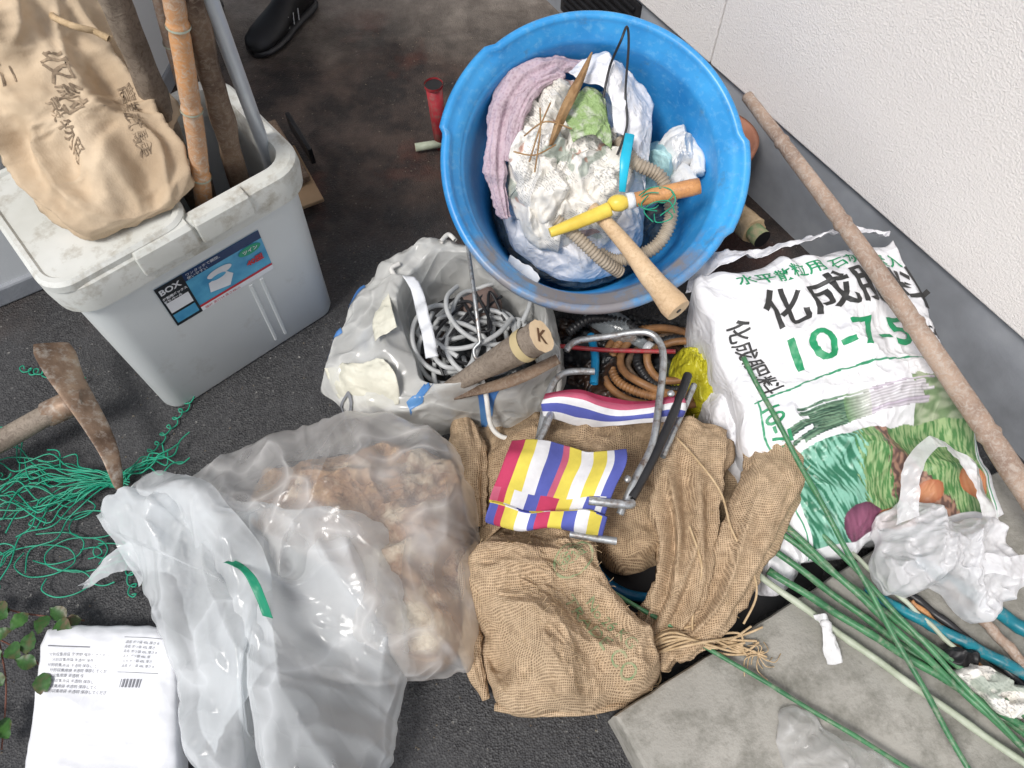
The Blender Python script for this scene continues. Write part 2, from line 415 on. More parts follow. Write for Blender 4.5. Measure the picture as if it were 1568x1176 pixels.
def news(name,tints):
    t=NT(name)
    v=t.vor(20,'F1','Color');b=t.N('RGBToBW');t.L(v,b.inputs[0])
    w=t.n.new('ShaderNodeTexWave');w.bands_direction='DIAGONAL';w.inputs['Scale'].default_value=70;w.inputs['Distortion'].default_value=4;w.inputs['Detail Scale'].default_value=.4;t.L(t.tc.outputs['Object'],w.inputs['Vector'])
    ln=t.math('MULTIPLY',t.math('GREATER_THAN',w.outputs['Fac'],.5),t.math('GREATER_THAN',t.noise(190,2),.5))
    msk=t.math('MULTIPLY',t.math('MULTIPLY',ln,t.math('GREATER_THAN',b.outputs[0],.56)),.5)
    col=t.mix(msk,t.ramp(t.noise(9),[(.35,(.66,.63,.57)),(.65,(.82,.80,.76))]),(.2,.2,.2))
    col=t.mix(t.ramp(t.noise(13,2,.4),[(.60,0.),(.62,.7)]),col,tints[0])
    col=t.mix(t.ramp(t.noise(19,2,.4,dist=.5),[(.66,0.),(.68,.7)]),col,tints[1])
    return t.done(t.princ(col,.8,t.bump(t.ridge(18,4.,.6),.5,.005),0,.2))
NEWS=news('newspaper',[(.28,.34,.28),(.45,.22,.16)])
GNEWS=M('green_flyer',(.34,.48,.22),.6,(.26,.38,.15),30,.7,50,.006,c3=(.60,.60,.55),ridge=24)
# ------------------------------------------------------------------ ground & architecture
mesh('ground',[(-30,-30,0),(30,-30,0),(30,30,0),(-30,30,0)],[(0,1,2,3)],GROUND,None,False)
house=E('stucco_house_wall')
W0=V((1.073,.659,0));d=V((-.5207,.8538,0));nW=V((-.8538,-.5207,0))
def wallbox(name,t0,t1,z0,z1,off,th,mat):
    a=W0+d*t0+nW*off;b=W0+d*t1+nW*off;c=b-nW*th;e=a-nW*th
    vs=[V((p.x,p.y,z)) for z in(z0,z1) for p in(a,b,c,e)]
    o=mesh(name,vs,[(0,1,2,3),(4,5,6,7),(0,1,5,4),(1,2,6,5),(2,3,7,6),(3,0,4,7)],mat,house,False);bevel(o,.004);return o
wallbox('foundation',-4,5,-.05,.25,0,.3,FOUND)
wallbox('stucco_panel_a',-4,1.106,.252,2.7,.016,.3,STUC)
wallbox('stucco_panel_b',1.109,5,.252,2.7,.016,.3,STUC)
for i in range(9):
    wallbox('vent_slat_%d'%i,1.42,1.75,.03+i*.022,.042+i*.022,.012,.01,BLACK)
wallbox('vent_back',1.40,1.77,.015,.235,.004,.01,DARK)
shed=E('white_steel_shed')
fp=[(-1.62,.80),(-1.06,1.15),(-.97,1.92),(-1.9,2.3)]
def prism(name,fp,k,z0,z1,mat,parent,bv):
    cx=sum(p[0] for p in fp)/4;cy=sum(p[1] for p in fp)/4
    vs=[V((cx+(p[0]-cx)*k,cy+(p[1]-cy)*k,z)) for z in(z0,z1) for p in fp]
    bevel(mesh(name,vs,[(0,1,2,3),(4,5,6,7),(0,1,5,4),(1,2,6,5),(2,3,7,6),(3,0,4,7)],mat,parent,False),bv)
prism('shed_body',fp,1,.03,2.0,SHED,shed,.008);prism('shed_base',fp,1.02,0,.055,FOUND,shed,.006);prism('shed_seam',fp,1.004,.30,.315,FOUND,shed,.002)
C=V((.168,.147,0));a=V((.872,.49,0));b=V((.49,-.872,0))
P4=[C,C+a*.94,C+a*.94+b*1.3,C+b*1.3]
nb=40;ep=[]
for i in range(4):
    p,q=P4[i],P4[(i+1)%4]
    for k in range(nb):
        w=p.lerp(q,k/nb);n_=noise.noise_vector(w*22)+noise.noise_vector(w*70)*.6;ep.append(w+V((n_.x,n_.y,0))*.003)
cm_=sum(ep,V((0,0,0)))/len(ep)
loft('concrete_step',[[V((p.x,p.y,0)) for p in ep],[V((p.x,p.y,.088)) for p in ep],[V((*(p+(cm_-p).normalized()*.003).xy,.096)) for p in ep],[V((*(p+(cm_-p).normalized()*.011).xy,.10)) for p in ep]],CONC,None)
mesh('black_rubber_mat',[(.10,.44,.004),(.20,.52,.004),(.50,.56,.004),(.62,.46,.004),(.60,.40,.004),(.17,.16,.004),(.08,.16,.004)],[tuple(range(7))],BLACK,None,False)
# ------------------------------------------------------------------ storage pail
ang=math.atan2(.656,.755)
PM=Matrix.Translation((-.665,1.005,0))@Matrix.Rotation(ang,4,'Z')
pail=E('storage_bin',PM)
def rrect(w,h,r,z,cx=0,cy=0,n=8):
    pts=[]
    for (sx,sy,a0) in((1,1,0),(-1,1,90),(-1,-1,180),(1,-1,270)):
        for k in range(n+1):
            th=math.radians(a0+90*k/n)
            pts.append(V((cx+sx*(w/2-r)+r*math.cos(th),cy+sy*(h/2-r)+r*math.sin(th),z)))
    return pts
loft('body',[rrect(.425,.265,.035,0),rrect(.432,.274,.04,.01),rrect(.455,.30,.05,.43),rrect(.44,.288,.045,.43),rrect(.40,.25,.04,.03)],GREY,pail)
loft('flange',[rrect(.462,.312,.055,.405),rrect(.486,.334,.065,.402),rrect(.494,.340,.068,.44),rrect(.488,.334,.065,.462),rrect(.474,.32,.06,.468),rrect(.43,.272,.045,.468),rrect(.42,.262,.04,.455),rrect(.42,.262,.04,.41)],LIDM,pail,False,False)
rr2=lambda w,h,r,z,cx: rrect(w,h,r,z,cx,0)
loft('lid',[rr2(.262,.326,.05,.462,-.115),rr2(.262,.326,.05,.476,-.115),rr2(.25,.314,.045,.482,-.115),rr2(.235,.296,.04,.482,-.115),rr2(.228,.288,.038,.477,-.115),rr2(.10,.14,.03,.479,-.115)],LIDM,pail)
loft('inner_dark',[rrect(.40,.25,.04,.12),rrect(.1,.1,.03,.13)],BLACK,pail)
for i,(x,w) in enumerate(((-.05,.105),(.062,.105))):
    loft('latch_%d'%i,[rrect(w,.012,.004,.425,x,-.170),rrect(w+.002,.014,.004,.430,x,-.170),rrect(w+.002,.018,.005,.466,x,-.165),rrect(w-.004,.024,.005,.474,x,-.155)],LIDM,pail)
def fy(z): return -(.274+.026*(z-.01)/.42)/2
def fquad(name,u0,u1,z0,z1,mat,off):
    return mesh(name,[(u0,fy(z0)-off,z0),(u1,fy(z0)-off,z0),(u1,fy(z1)-off,z1),(u0,fy(z1)-off,z1)],[(0,1,2,3)],mat,pail,False)
LBK=M('label_black',(.02,.025,.03),.3);LBL=M('label_blue',(.05,.25,.45),.3,(.12,.42,.62),14,.0);LNV=M('label_navy',(.015,.04,.12),.3)
LRD=M('label_red',(.5,.04,.05),.3);LWH=M('label_white',(.75,.77,.80),.3);LGN=M('label_green',(.02,.32,.18),.3)
U0,U1,Z0,Z1=-.105,.112,.245,.362
fquad('label_base',U0,U1,Z0,Z1,LBL,.0015);fquad('label_side',U0,U0+.055,Z0,Z1,LBK,.0022);fquad('label_top',U0+.055,U1,Z1-.022,Z1,LNV,.0022)
fquad('label_foot',U0+.055,U1,Z0+.012,Z0+.018,LRD,.0022);fquad('label_foot2',U0+.055,U1,Z0,Z0+.012,LWH,.0022);fquad('label_photo',U0+.004,U0+.05,Z0+.04,Z0+.07,LWH,.0028);fquad('label_photo2',U0+.004,U0+.05,Z0+.008,Z0+.034,LBL,.0028)
def ftext(s,u,z,size,mat,off=.0034,bold=0):
    vs,fs=textmesh(s,size,.05,bold=bold)
    mesh('label_text',[(u+v.x,fy(z+v.y)-off,z+v.y) for v in vs],fs,mat,pail,False)
ftext('BOX',U0+.004,Z1-.022,.020,LWH,bold=.0006);ftext('分別用ボックス',U0+.003,Z1-.036,.0072,LWH,bold=.0003);ftext('収納ペール',U0+.003,Z1-.045,.0072,LWH,bold=.0003)
ftext('ワンタッチで開閉、',U0+.06,Z1-.010,.0085,LWH);ftext('使いやすい',U0+.06,Z1-.019,.0085,LWH);ftext('40型',U1-.046,Z0+.045,.018,LRD,bold=.0008);ftext('幅47 奥行34 高さ48cm',U0+.062,Z0+.003,.008,LRD)
def disc(name,u,z,ru,rz,mat,off):
    n=28;mesh(name,[(u+ru*math.cos(2*math.pi*k/n),fy(z+rz*math.sin(2*math.pi*k/n))-off,z+rz*math.sin(2*math.pi*k/n)) for k in range(n)],[tuple(range(n))],mat,pail,False)
disc('label_oval',U1-.03,Z1-.034,.024,.011,LGN,.0030)
vs=[(U0+.085,.055),(U0+.125,.045),(U0+.14,.07),(U0+.13,.085),(U0+.09,.08)]
mesh('label_bin',[(u,fy(Z0+z-.02)-.0028,Z0+z-.02) for u,z in vs],[tuple(range(5))],LWH,pail,False);disc('label_bin_lid',U0+.118,Z0+.074,.026,.010,LWH,.0030);disc('label_bin_in',U0+.112,Z0+.064,.016,.006,LBL,.0034)
ftext('ツイン',U1-.046,Z1-.038,.011,LWH,off=.0038,bold=.0003)
for u in(.055,.080):
    loft('rib',[rrect(.008,.005,.002,.03,u,fy(.03)),rrect(.008,.005,.002,.235,u,fy(.235))],GREY,pail)
# ------------------------------------------------------------------ canvas sack on bin
cs=E('canvas_sack')
path=[V((-.625,.868,.50)),V((-.665,.93,.525)),V((-.71,1.0,.555)),V((-.75,1.05,.61)),V((-.79,1.10,.69)),V((-.83,1.13,.80)),V((-.86,1.15,.93))]
sack=sleeve('sack_cloth',path,[.07,.112,.12,.112,.095,.078,.065],[.014,.04,.055,.06,.055,.05,.045],CANVAS,cs,4,.034,.018,.009,NS=140,n=20)
decal('sack_print','収納',(-.735,1.03),math.radians(-62),.040,INK,sack,cs,bold=.0004)
decal('sack_print','農業試験',(-.655,1.05),math.radians(-68),.028,INK,sack,cs)
decal('sack_print','殻物用',(-.73,.97),math.radians(-60),.024,INK,sack,cs)
decal('sack_print','第二',(-.81,1.03),math.radians(-65),.030,INK,sack,cs)
curves('sack_cord',[[(-.72,1.09,.72),(-.70,1.06,.735),(-.665,1.04,.735),(-.645,1.05,.72)],[(-.645,1.05,.72),(-.63,1.06,.70)],[(-.645,1.05,.72),(-.625,1.045,.71)]],.005,ROPEM,cs)
# ------------------------------------------------------------------ poles in the bin
def pole(name,p0,p1,r0,r1,mat,rn=.12,ext=.5,bend=.006,capm=None):
    p0,p1=V(p0),V(p1);p1=p0+(p1-p0)*(1+ext);n=60;pts=[];rr=[]
    ax=(p1-p0).normalized();s=ax.cross(V((0,0,1))).normalized() if abs(ax.z)<.99 else V((1,0,0))
    for i in range(n):
        f=i/(n-1);pts.append(p0.lerp(p1,f)+s*math.sin(f*3.1)*bend+noise.noise_vector(V((f*4,r0*99,0)))*bend*.5)
        rr.append(r0+(r1-r0)*f)
    e=E(name);tube('shaft',pts,rr,mat,e,18,rn=rn,capmat=capm);return e
def polen(name,p0,p1,r0,r1,mat,nodes,ext=0,bend=.005):
    p0,p1=V(p0),V(p1);p1=p0+(p1-p0)*(1+ext);n=nodes*30;pts=[];rr=[]
    for i in range(n+1):
        f=i/n
        pts.append(p0.lerp(p1,f)+noise.noise_vector(V((f*3,r0*99,0)))*bend)
        r=r0+(r1-r0)*f;ph=(f*nodes)%1;dd=min(ph,1-ph)/nodes*(p1-p0).length
        r*=1+.14*math.exp(-(dd/.005)**2)-.07*math.exp(-((dd-.010)/.005)**2);rr.append(r)
    e=E(name);tube('culm',pts,rr,mat,e,20,rn=.05,capmat=WOODC)
    for k in range(1,nodes):
        i=k*30;tube('node_ring',[pts[i]-(pts[i+1]-pts[i]).normalized()*.0018,pts[i]+(pts[i+1]-pts[i]).normalized()*.0018],r0*1.13,PST,e,20,cap=False)
    return e
def low(p,q,z):
    p,q=V(p),V(q);return q+(p-q)*((q.z-z)/(q.z-p.z))
A=(-.621,1.085,.45)
pole('weathered_pole',low(A,(-.555,1.02,.85),.13),(-.555,1.02,.85),.021,.022,WOODG,rn=.25,ext=.3,bend=.012)
polen('bamboo_pole',low((-.558,.976,.45),(-.455,.965,.85),.2),(-.455,.965,.85),.0155,.015,BAMB2,6,ext=.35)
pole('weathered_pole',low((-.507,1.049,.45),(-.43,.985,.85),.13),(-.43,.985,.85),.019,.018,WOODB,rn=.3,ext=.3,bend=.012)
pole('metal_pipe',low((-.467,1.095,.45),(-.42,.985,.85),.13),(-.42,.985,.85),.0125,.0125,PIPE,rn=0,ext=.4,bend=0)
polen('bamboo_pole',low((-.60,1.12,.45),(-.50,1.02,.85),.13),(-.50,1.02,.85),.010,.009,BAMB,5,ext=.3)
e=E('wooden_board')
box('board_a',(-.56,1.44,.03),(.22,.07,.012),CARD,e,rot=math.radians(-62));box('board_b',(-.60,1.50,.055),(.24,.06,.02),WOODB,e,rot=math.radians(-60));box('board_c',(-.55,1.53,.08),(.16,.012,.05),BLACK,e,rot=math.radians(-60))
# ------------------------------------------------------------------ person (standing behind)
per=E('person_standing')
CLOTH=M('dark_trousers',(.014,.014,.018),.85,(.008,.008,.01),20,.4,200);JACK=M('jacket',(.10,.11,.14),.8);SKIN=M('skin',(.5,.31,.22),.5);HAIR=M('hair',(.02,.015,.012),.6)
def skin(name,js,es,rs,mat):
    me=bpy.data.meshes.new(name);me.from_pydata(js,es,[]);me.materials.append(mat);ob=link(bpy.data.objects.new(name,me),per)
    m=ob.modifiers.new('s','SKIN');m.use_smooth_shade=True
    if not me.skin_vertices: 
        ob.modifiers.clear();bpy.context.view_layer.objects.active=ob;bpy.ops.object.modifier_add(type='SKIN')
    ms=me.skin_vertices[0].data
    for v,r in zip(ms,rs): v.radius=(r,r)
    ms[0].use_root=True
    s=ob.modifiers.new('ss','SUBSURF');s.levels=2;s.render_levels=2;return ob
try:
    skin('trousers',[(-.79,2.25,.86),(-.71,2.24,.80),(-.67,2.20,.45),(-.645,2.15,.09),(-.87,2.23,.80),(-.91,2.2,.45),(-.935,2.15,.09),(-.79,2.25,.98)],[(0,1),(1,2),(2,3),(0,4),(4,5),(5,6),(0,7)],[.13,.10,.078,.07,.10,.078,.07,.13],CLOTH)
    skin('jacket',[(-.79,2.25,1.0),(-.79,2.24,1.2),(-.79,2.23,1.34),(-.64,2.23,1.34),(-.56,2.22,1.08),(-.58,2.10,.88),(-.94,2.23,1.34),(-1.02,2.22,1.08),(-1.0,2.1,.88),(-.79,2.22,1.42)],[(0,1),(1,2),(2,3),(3,4),(4,5),(2,6),(6,7),(7,8),(2,9)],[.14,.14,.12,.06,.05,.04,.06,.05,.04,.06],JACK)
except Exception as ex: print('skin fail',ex)
def ellip(name,c,r,mat,parent,seg=24):
    vs=[];fs=[]
    for j in range(seg//2+1):
        ph=math.pi*j/(seg//2)
        for k in range(seg):
            th_=2*math.pi*k/seg;vs.append(V((math.sin(ph)*math.cos(th_)*r[0],math.sin(ph)*math.sin(th_)*r[1],math.cos(ph)*r[2]))+V(c))
    for j in range(seg//2):
        for k in range(seg):
            a_=j*seg+k;b_=j*seg+(k+1)%seg;fs.append((a_,b_,b_+seg,a_+seg))
    return mesh(name,vs,fs,mat,parent)
ellip('head',(-.79,2.2,1.54),(.078,.095,.115),SKIN,per);ellip('hair',(-.79,2.22,1.565),(.086,.10,.112),HAIR,per);ellip('nose',(-.79,2.10,1.53),(.012,.016,.02),SKIN,per)
for s_ in(-1,1):
    ellip('ear',(-.79+s_*.08,2.2,1.535),(.010,.02,.03),SKIN,per,12);ellip('eye',(-.79+s_*.03,2.112,1.55),(.012,.008,.007),LWH,per,12)
ellip('mouth',(-.79,2.108,1.485),(.025,.008,.006),REDP,per,12)
for i,(hx) in enumerate((-.58,-1.0)):
    ellip('palm_%d'%i,(hx,2.06,.84),(.035,.02,.045),SKIN,per)
    for q in range(4): tube('finger',[(hx-.026+.017*q,2.06,.81),(hx-.026+.017*q,2.05,.77),(hx-.025+.016*q,2.03,.745)],.008,SKIN,per,8)
    tube('thumb',[(hx+.03,2.055,.86),(hx+.045,2.04,.83),(hx+.04,2.03,.80)],.009,SKIN,per,8)
def shoe(p,heel,toe):
    heel=V(heel);toe=V(toe);ax=(toe-heel);L=ax.length;ax.normalize();sd=ax.cross(V((0,0,1)))
    def sect(f,wf,z0,z1):
        return [heel+ax*(L*f)+sd*wf*math.cos(2*math.pi*k/24)+V((0,0,(z0+z1)/2+(z1-z0)/2*math.sin(2*math.pi*k/24))) for k in range(24)]
    ff=[0,.02,.08,.2,.35,.5,.65,.8,.92,.98,1];ww=[.006,.025,.036,.040,.040,.044,.052,.052,.044,.028,.006];zz=[.05,.08,.105,.12,.115,.09,.074,.064,.055,.045,.03]
    loft('shoe_upper',[sect(f,w,.014,z) for f,w,z in zip(ff,ww,zz)],BLACK,p,split=False)
    loft('sole',[sect(f,w*1.08,.0,.03) for f,w in zip(ff,ww)],DARK,p,split=False)
    sp=[]
    for q in (.42,.50,.58):
        for s_ in(1,-1): sp.append([heel+ax*(L*q)+sd*.046*s_+V((0,0,.035)),heel+ax*(L*(q-.04))+sd*.041*s_+V((0,0,.065))])
    curves('stripes',sp,.0016,CABLE,p)
shoe(per,(-.625,2.22,0),(-.765,1.955,0));shoe(per,(-.93,2.22,0),(-.99,1.94,0))
# ------------------------------------------------------------------ blue tub
TM=Matrix(((1,0,0,.153),(0,.878,-.479,1.076),(0,.479,.878,.432),(0,0,0,1)))
tub=E('blue_tub',TM)
prof=[(.0,-.372),(.195,-.372),(.205,-.365),(.262,-.085),(.270,-.080),(.272,-.045),(.284,-.042),(.288,-.030),(.290,-.004),(.286,.002),(.276,.003),(.272,-.003),(.270,-.012),(.258,-.016),(.255,-.03),(.250,-.032),(.246,-.05),(.194,-.355),(.18,-.362),(0,-.362)]
def rf(j,th):
    v=0
    if 5<=j<=11:
        for a0 in(math.radians(150),math.radians(-10)):
            dd=abs((th-a0+math.pi)%(2*math.pi)-math.pi)
            v+=.009*max(0,min(1,(.34-dd)/.03))
    return v+.0015*math.sin(th*3+1)
revolve('tub_shell',prof,BLUE,tub,200,rf=rf)
ct=E('tub_rubbish',TM)
TD=M('tub_debris',(.10,.14,.17),.5,(.04,.055,.07),20,.8,40,.008,c3=(.16,.12,.08),ridge=14)
pillow('dark_debris',[(.2*math.cos(k*.39),.2*math.sin(k*.39)) for k in range(16)],-.27,.05,TD,cr=(18,.04),parent=ct,zb=-.34,seed=2,N=140,R=30)
pillow('white_bag',[(-.175,.13),(-.095,.20),(.005,.215),(.085,.20),(.13,.115),(.135,-.02),(.115,-.14),(.008,-.195),(-.10,-.165),(-.16,-.10),(-.185,.035)],-.22,.12,WPLA,cr=(12,.03),rg=(9,.035),fold=(.9,16,.02),parent=ct,zb=-.3,seed=5,N=260,R=60)
pillow('newspaper',[(-.14,.13),(-.08,.19),(.01,.17),(.07,.06),(.085,-.04),(.05,-.12),(-.02,-.14),(-.065,-.15),(-.12,-.12),(-.155,-.045),(-.165,.04)],-.13,.07,NEWS,cr=(13,.04),rg=(9,.035),parent=ct,zb=-.2,seed=9,N=300,R=70,edge=.02)
pillow('newspaper_wad',[(-.155,.05),(-.12,.09),(-.07,.08),(-.04,.01),(-.04,-.06),(-.08,-.10),(-.13,-.08)],-.075,.045,NEWS,cr=(16,.035),rg=(11,.028),parent=ct,zb=-.13,seed=12,N=200,R=40,edge=.015)
pillow('newspaper_wad_b',[(.0,.04),(.05,.06),(.085,.01),(.07,-.06),(.01,-.07),(-.02,-.02)],-.09,.04,NEWS,cr=(16,.035),rg=(11,.028),parent=ct,zb=-.13,seed=15,N=180,R=36,edge=.015)
pillow('newspaper_wad_c',[(-.10,.17),(-.06,.195),(-.02,.18),(-.02,.12),(-.06,.09),(-.10,.12)],-.085,.035,NEWS,cr=(16,.03),rg=(11,.026),parent=ct,zb=-.13,seed=19,N=160,R=30,edge=.015)
sheet('green_flyer',[[(-.05,.11,-.03),(-.01,.15,-.03),(.03,.13,-.03)],[(-.05,.08,-.01),(-.01,.10,-.005),(.035,.08,-.02)],[(-.035,.04,-.02),(.0,.05,-.01),(.04,.03,-.03)]],GNEWS,ct,10,10,(22,.010),3,thick=.0008)
sheet('white_bag_top',[[(-.04,.19,-.06),(.02,.225,-.05),(.08,.21,-.07),(.13,.14,-.10)],[(-.02,.16,-.03),(.03,.18,-.01),(.08,.15,-.03),(.12,.10,-.07)],[(.03,.13,-.02),(.055,.12,-.01),(.085,.09,-.03),(.12,.04,-.08)],[(.04,.07,-.04),(.06,.06,-.03),(.085,.03,-.05),(.115,-.03,-.10)]],WPLA,ct,14,12,(9,.022),13,thick=.001)
ar=[(.02,.215,-.09),(-.06,.215,-.075),(-.125,.18,-.06),(-.165,.12,-.065),(-.182,.05,-.075),(-.182,-.02,-.09),(-.165,-.08,-.12)]
sleeve('pink_quilt_fold',ar,[.016,.024,.028,.026,.020,.016,.008],[.012,.018,.02,.02,.018,.012,.006],PINK,ct,8,.006,.014,.007,NS=60,n=14)
ar=[(-.05,.185,-.05),(-.11,.155,-.045),(-.145,.09,-.05),(-.16,.02,-.07)];sleeve('pink_quilt_inner',ar,[.006,.012,.013,.006],[.006,.012,.012,.005],PINK,ct,6,.003,.010,.006,NS=40)
sheet('dry_leaf',[[(-.085,.03,-.01),(-.07,.08,.0),(-.04,.14,.01),(-.005,.20,.01)],[(-.08,.03,.0),(-.060,.08,.01),(-.030,.135,.018),(-.003,.20,.012)],[(-.076,.03,-.01),(-.052,.076,.0),(-.024,.13,.008),(-.001,.20,.008)]],DRY,ct,10,6,(30,.006),2,thick=.001)
curves('dry_twigs',[[(-.12,.0,-.01),(-.10,.06,.01),(-.08,.11,.0)],[(-.13,.05,-.01),(-.09,.07,.01),(-.04,.06,.0)],[(-.11,-.02,-.01),(-.1,.05,.01),(-.10,.1,.0)],[(-.15,.02,-.01),(-.11,.01,.0),(-.07,.03,.0)]],.0016,DRY,ct)
pillow('teal_bag',[(.11,.08),(.15,.09),(.185,.06),(.18,.01),(.15,-.03),(.12,-.02),(.115,.03)],-.20,.10,TEALP,cr=(16,.03),rg=(12,.03),parent=ct,zb=-.3,seed=21,N=140,R=30)
for i,g in enumerate(([(.17,.05,-.15),(.205,.075,-.13),(.225,.04,-.11),(.222,.005,-.09)],[(.165,.03,-.14),(.19,.05,-.11),(.212,.055,-.10)],[(.16,.06,-.13),(.18,.085,-.11),(.20,.09,-.10)],[(.18,.03,-.13),(.20,.01,-.10),(.21,-.015,-.09)],[(.175,.02,-.14),(.185,-.0,-.11),(.195,-.012,-.10)])):
    sleeve('work_glove_%d'%i,g,[.020,.016,.013,.008][:len(g)],[.014,.014,.011,.006][:len(g)],CLOTHW,ct,i,.003,.008,.005,NS=24)
pillow('work_glove_palm',[(.15,.06),(.18,.09),(.215,.075),(.215,.03),(.19,.005),(.16,.02)],-.13,.05,CLOTHW,cr=(30,.02),rg=(22,.02),parent=ct,zb=-.2,N=90,R=20)
def corr(name,pts,r,mat,parent,mw=None,pitch=.007,n=30):
    q=cat(pts,n);L=sum((q[i+1]-q[i]).length for i in range(len(q)-1));N=int(L/(pitch/4));q=resample(q,N,False)
    tube(name,q,[r*(1+.13*math.sin(i*math.pi/2)) for i in range(N)],mat,parent,14)
corr('corrugated_hose_a',[(.06,.06,-.06),(.085,.01,-.04),(.14,-.02,-.05),(.16,-.09,-.06),(.13,-.15,-.07),(.06,-.175,-.08),(.02,-.16,-.08)],.013,HOSE,ct)
corr('corrugated_hose_b',[(-.07,-.11,-.01),(-.03,-.14,-.02),(.02,-.18,-.04),(.06,-.20,-.07)],.012,HOSE,ct)
hd=E('wooden_handle',TM)
q,r=interp([(.00,-.085,-.02),(.03,-.12,-.01),(.07,-.175,.01),(.10,-.22,.02),(.115,-.243,.033),(.138,-.278,.05),(.148,-.292,.056)],[.013,.0135,.016,.020,.0205,.026,.024],8)
tube('handle_shaft',q,r,WOODL,hd,24,capmat=WOODC)
tt=(q[-1]-q[-3]).normalized();tube('handle_hole',[q[-1]-tt*.002,q[-1]+tt*.0012],.005,BLACK,hd,14)
tl=E('hand_tool',TM)
q,r=interp([(-.082,-.140,.01),(-.03,-.12,.01),(.03,-.095,.01)],[.009,.0125,.014]);tube('yellow_grip',q,r,YEL,tl,16)
ellip('yellow_knob',(.046,-.084,.01),(.021,.016,.016),YEL,tl)
tube('paper_band',[(.062,-.081,.01),(.076,-.078,.01)],.0155,LWH,tl,16)
tube('orange_grip',[(.072,-.079,.01),(.18,-.058,.02),(.196,-.055,.022)],[.0135,.016,.015],WOODO,tl,20,capmat=WOODG)
sp=[]
for i in range(6):
    c=V((.12+random.uniform(-.02,.04),-.085+random.uniform(-.03,.02),.03));rr_=random.uniform(.015,.035)
    sp.append([c+V((rr_*math.cos(a_+i),rr_*.8*math.sin(a_+i),.012*math.sin(a_*2+i))) for a_ in(0,1,2,3,4.2)])
curves('green_tie_wire',sp,.0012,GTW,tl)
curves('bent_wire',[[(.02,.12,-.0),(.03,.17,.02),(.045,.20,.06),(.056,.225,.06),(.062,.20,.04),(.062,.13,.0),(.066,.07,-.01),(.05,.02,-.03)]],.0024,DARK,ct,n=12)
tube('cyan_scraper',[(.055,-.06,.0),(.06,.0,.005),(.07,.05,.0)],[.006,.010,.009],CYAN,ct,12,flat=.25)
# ------------------------------------------------------------------ behind tub
e=E('terracotta_pot');revolve('pot',[(.06,0),(.085,.17),(.094,.17),(.096,.20),(.085,.20),(.078,.16),(.0,.15)],TERRA,e,48,mw=Matrix.Translation((.49,1.40,0)))
e=E('black_pot');revolve('pot',[(.0,.0),(.09,0),(.12,.16),(.128,.16),(.13,.185),(.12,.185),(.11,.15),(.0,.14)],DARK,e,48,mw=Matrix.Translation((.16,1.36,0)))
e=E('net_roll');q,r=interp([(.49,1.36,.08),(.53,1.25,.10),(.562,1.178,.118)],[.030,.033,.030]);tube('net',q,r,ROPEM,e,24,rn=.25)
tube('core',[(.55,1.2,.115),(.575,1.15,.122)],.022,GREENF,e,24,capmat=BLACK)
e=E('red_tool_handle');tube('grip',[(-.192,1.585,0),(-.194,1.585,.09),(-.196,1.585,.20)],[.017,.019,.021],REDP,e,20,capmat=BLACK)
tube('ring',[(-.196,1.585,.195),(-.196,1.585,.203)],.024,REDP,e,20,cap=False);tube('crossbar',[(-.26,1.56,.02),(-.19,1.575,.02)],.011,PST,e,14,capmat=WOODC)
JUNK=M('dark_crumpled_plastic',(.045,.05,.055),.3,(.012,.013,.015),14,.8,40,.008,c3=(.10,.05,.03),ridge=12)
pillow('crumpled_dark_plastic',[(.02,1.0),(.12,.98),(.30,.99),(.46,.95),(.47,.84),(.36,.76),(.2,.74),(.1,.80),(.03,.9)],.01,.05,JUNK,cr=(20,.035),rg=(12,.02),seed=4,N=220,R=40)
PETM=film('pet_film',(.5,.55,.58),.2,.4,.1,20,.3)
e=E('plastic_bottle')
for c_,dr in(((.17,.97,.10),(.3,-.25,.0)),((.42,.98,.10),(.12,-.3,0))):
    c_=V(c_);dr=V(dr).normalized();fr=[0,.01,.03,.09,.12,.135,.15];rd=[.02,.028,.03,.03,.014,.012,.012]
    tube('bottle',[c_+dr*x for x in fr],rd,PETM,e,20);tube('cap',[c_+dr*.15,c_+dr*.165],.0135,LWH,e,14)
hc=E('coiled_hose')
for i in range(6):
    rx=.135-.014*i;cx_,cy_=.33+.004*i,.84
    pts=[(cx_+rx*math.cos(a_),cy_+rx*.75*math.sin(a_),.07+.012*(i%3)+.01*math.sin(a_*3+i)) for a_ in [k*.5 for k in range(13)]]
    if i in(1,4): corr('ribbed_%d'%i,pts,.009,ORH if i==1 else DARK,hc,pitch=.008,n=12)
    else: curves('loop_%d'%i,[pts],.0085,ORH if i!=3 else WOODB,hc)
corr('spring_hose',[(.30,.99,.12),(.36,.97,.12),(.42,.95,.12),(.47,.90,.10)],.011,STEEL,hc,pitch=.009)
corr('spring_hose_b',[(.12,.90,.11),(.17,.93,.12),(.24,.92,.12),(.28,.89,.11)],.010,DARK,hc,pitch=.009)
curves('red_tube',[[(.10,.86,.12),(.2,.85,.12),(.34,.84,.13)]],.005,REDP,hc)
curves('blue_tube',[[(.17,.90,.10),(.175,.84,.11),(.17,.78,.10)]],.009,CBL,hc)
curves('blue_hose',[[(.15,.47,.02),(.165,.41,.02),(.20,.375,.02),(.25,.36,.02),(.29,.37,.02)]],.010,CBL)
pillow('yellow_plastic_bag',[(.346,.859),(.40,.88),(.455,.87),(.465,.80),(.455,.730),(.42,.72),(.38,.74),(.36,.78),(.335,.80)],.06,.09,YBAG,cr=(18,.03),rg=(11,.03),seed=8,N=180,R=40)
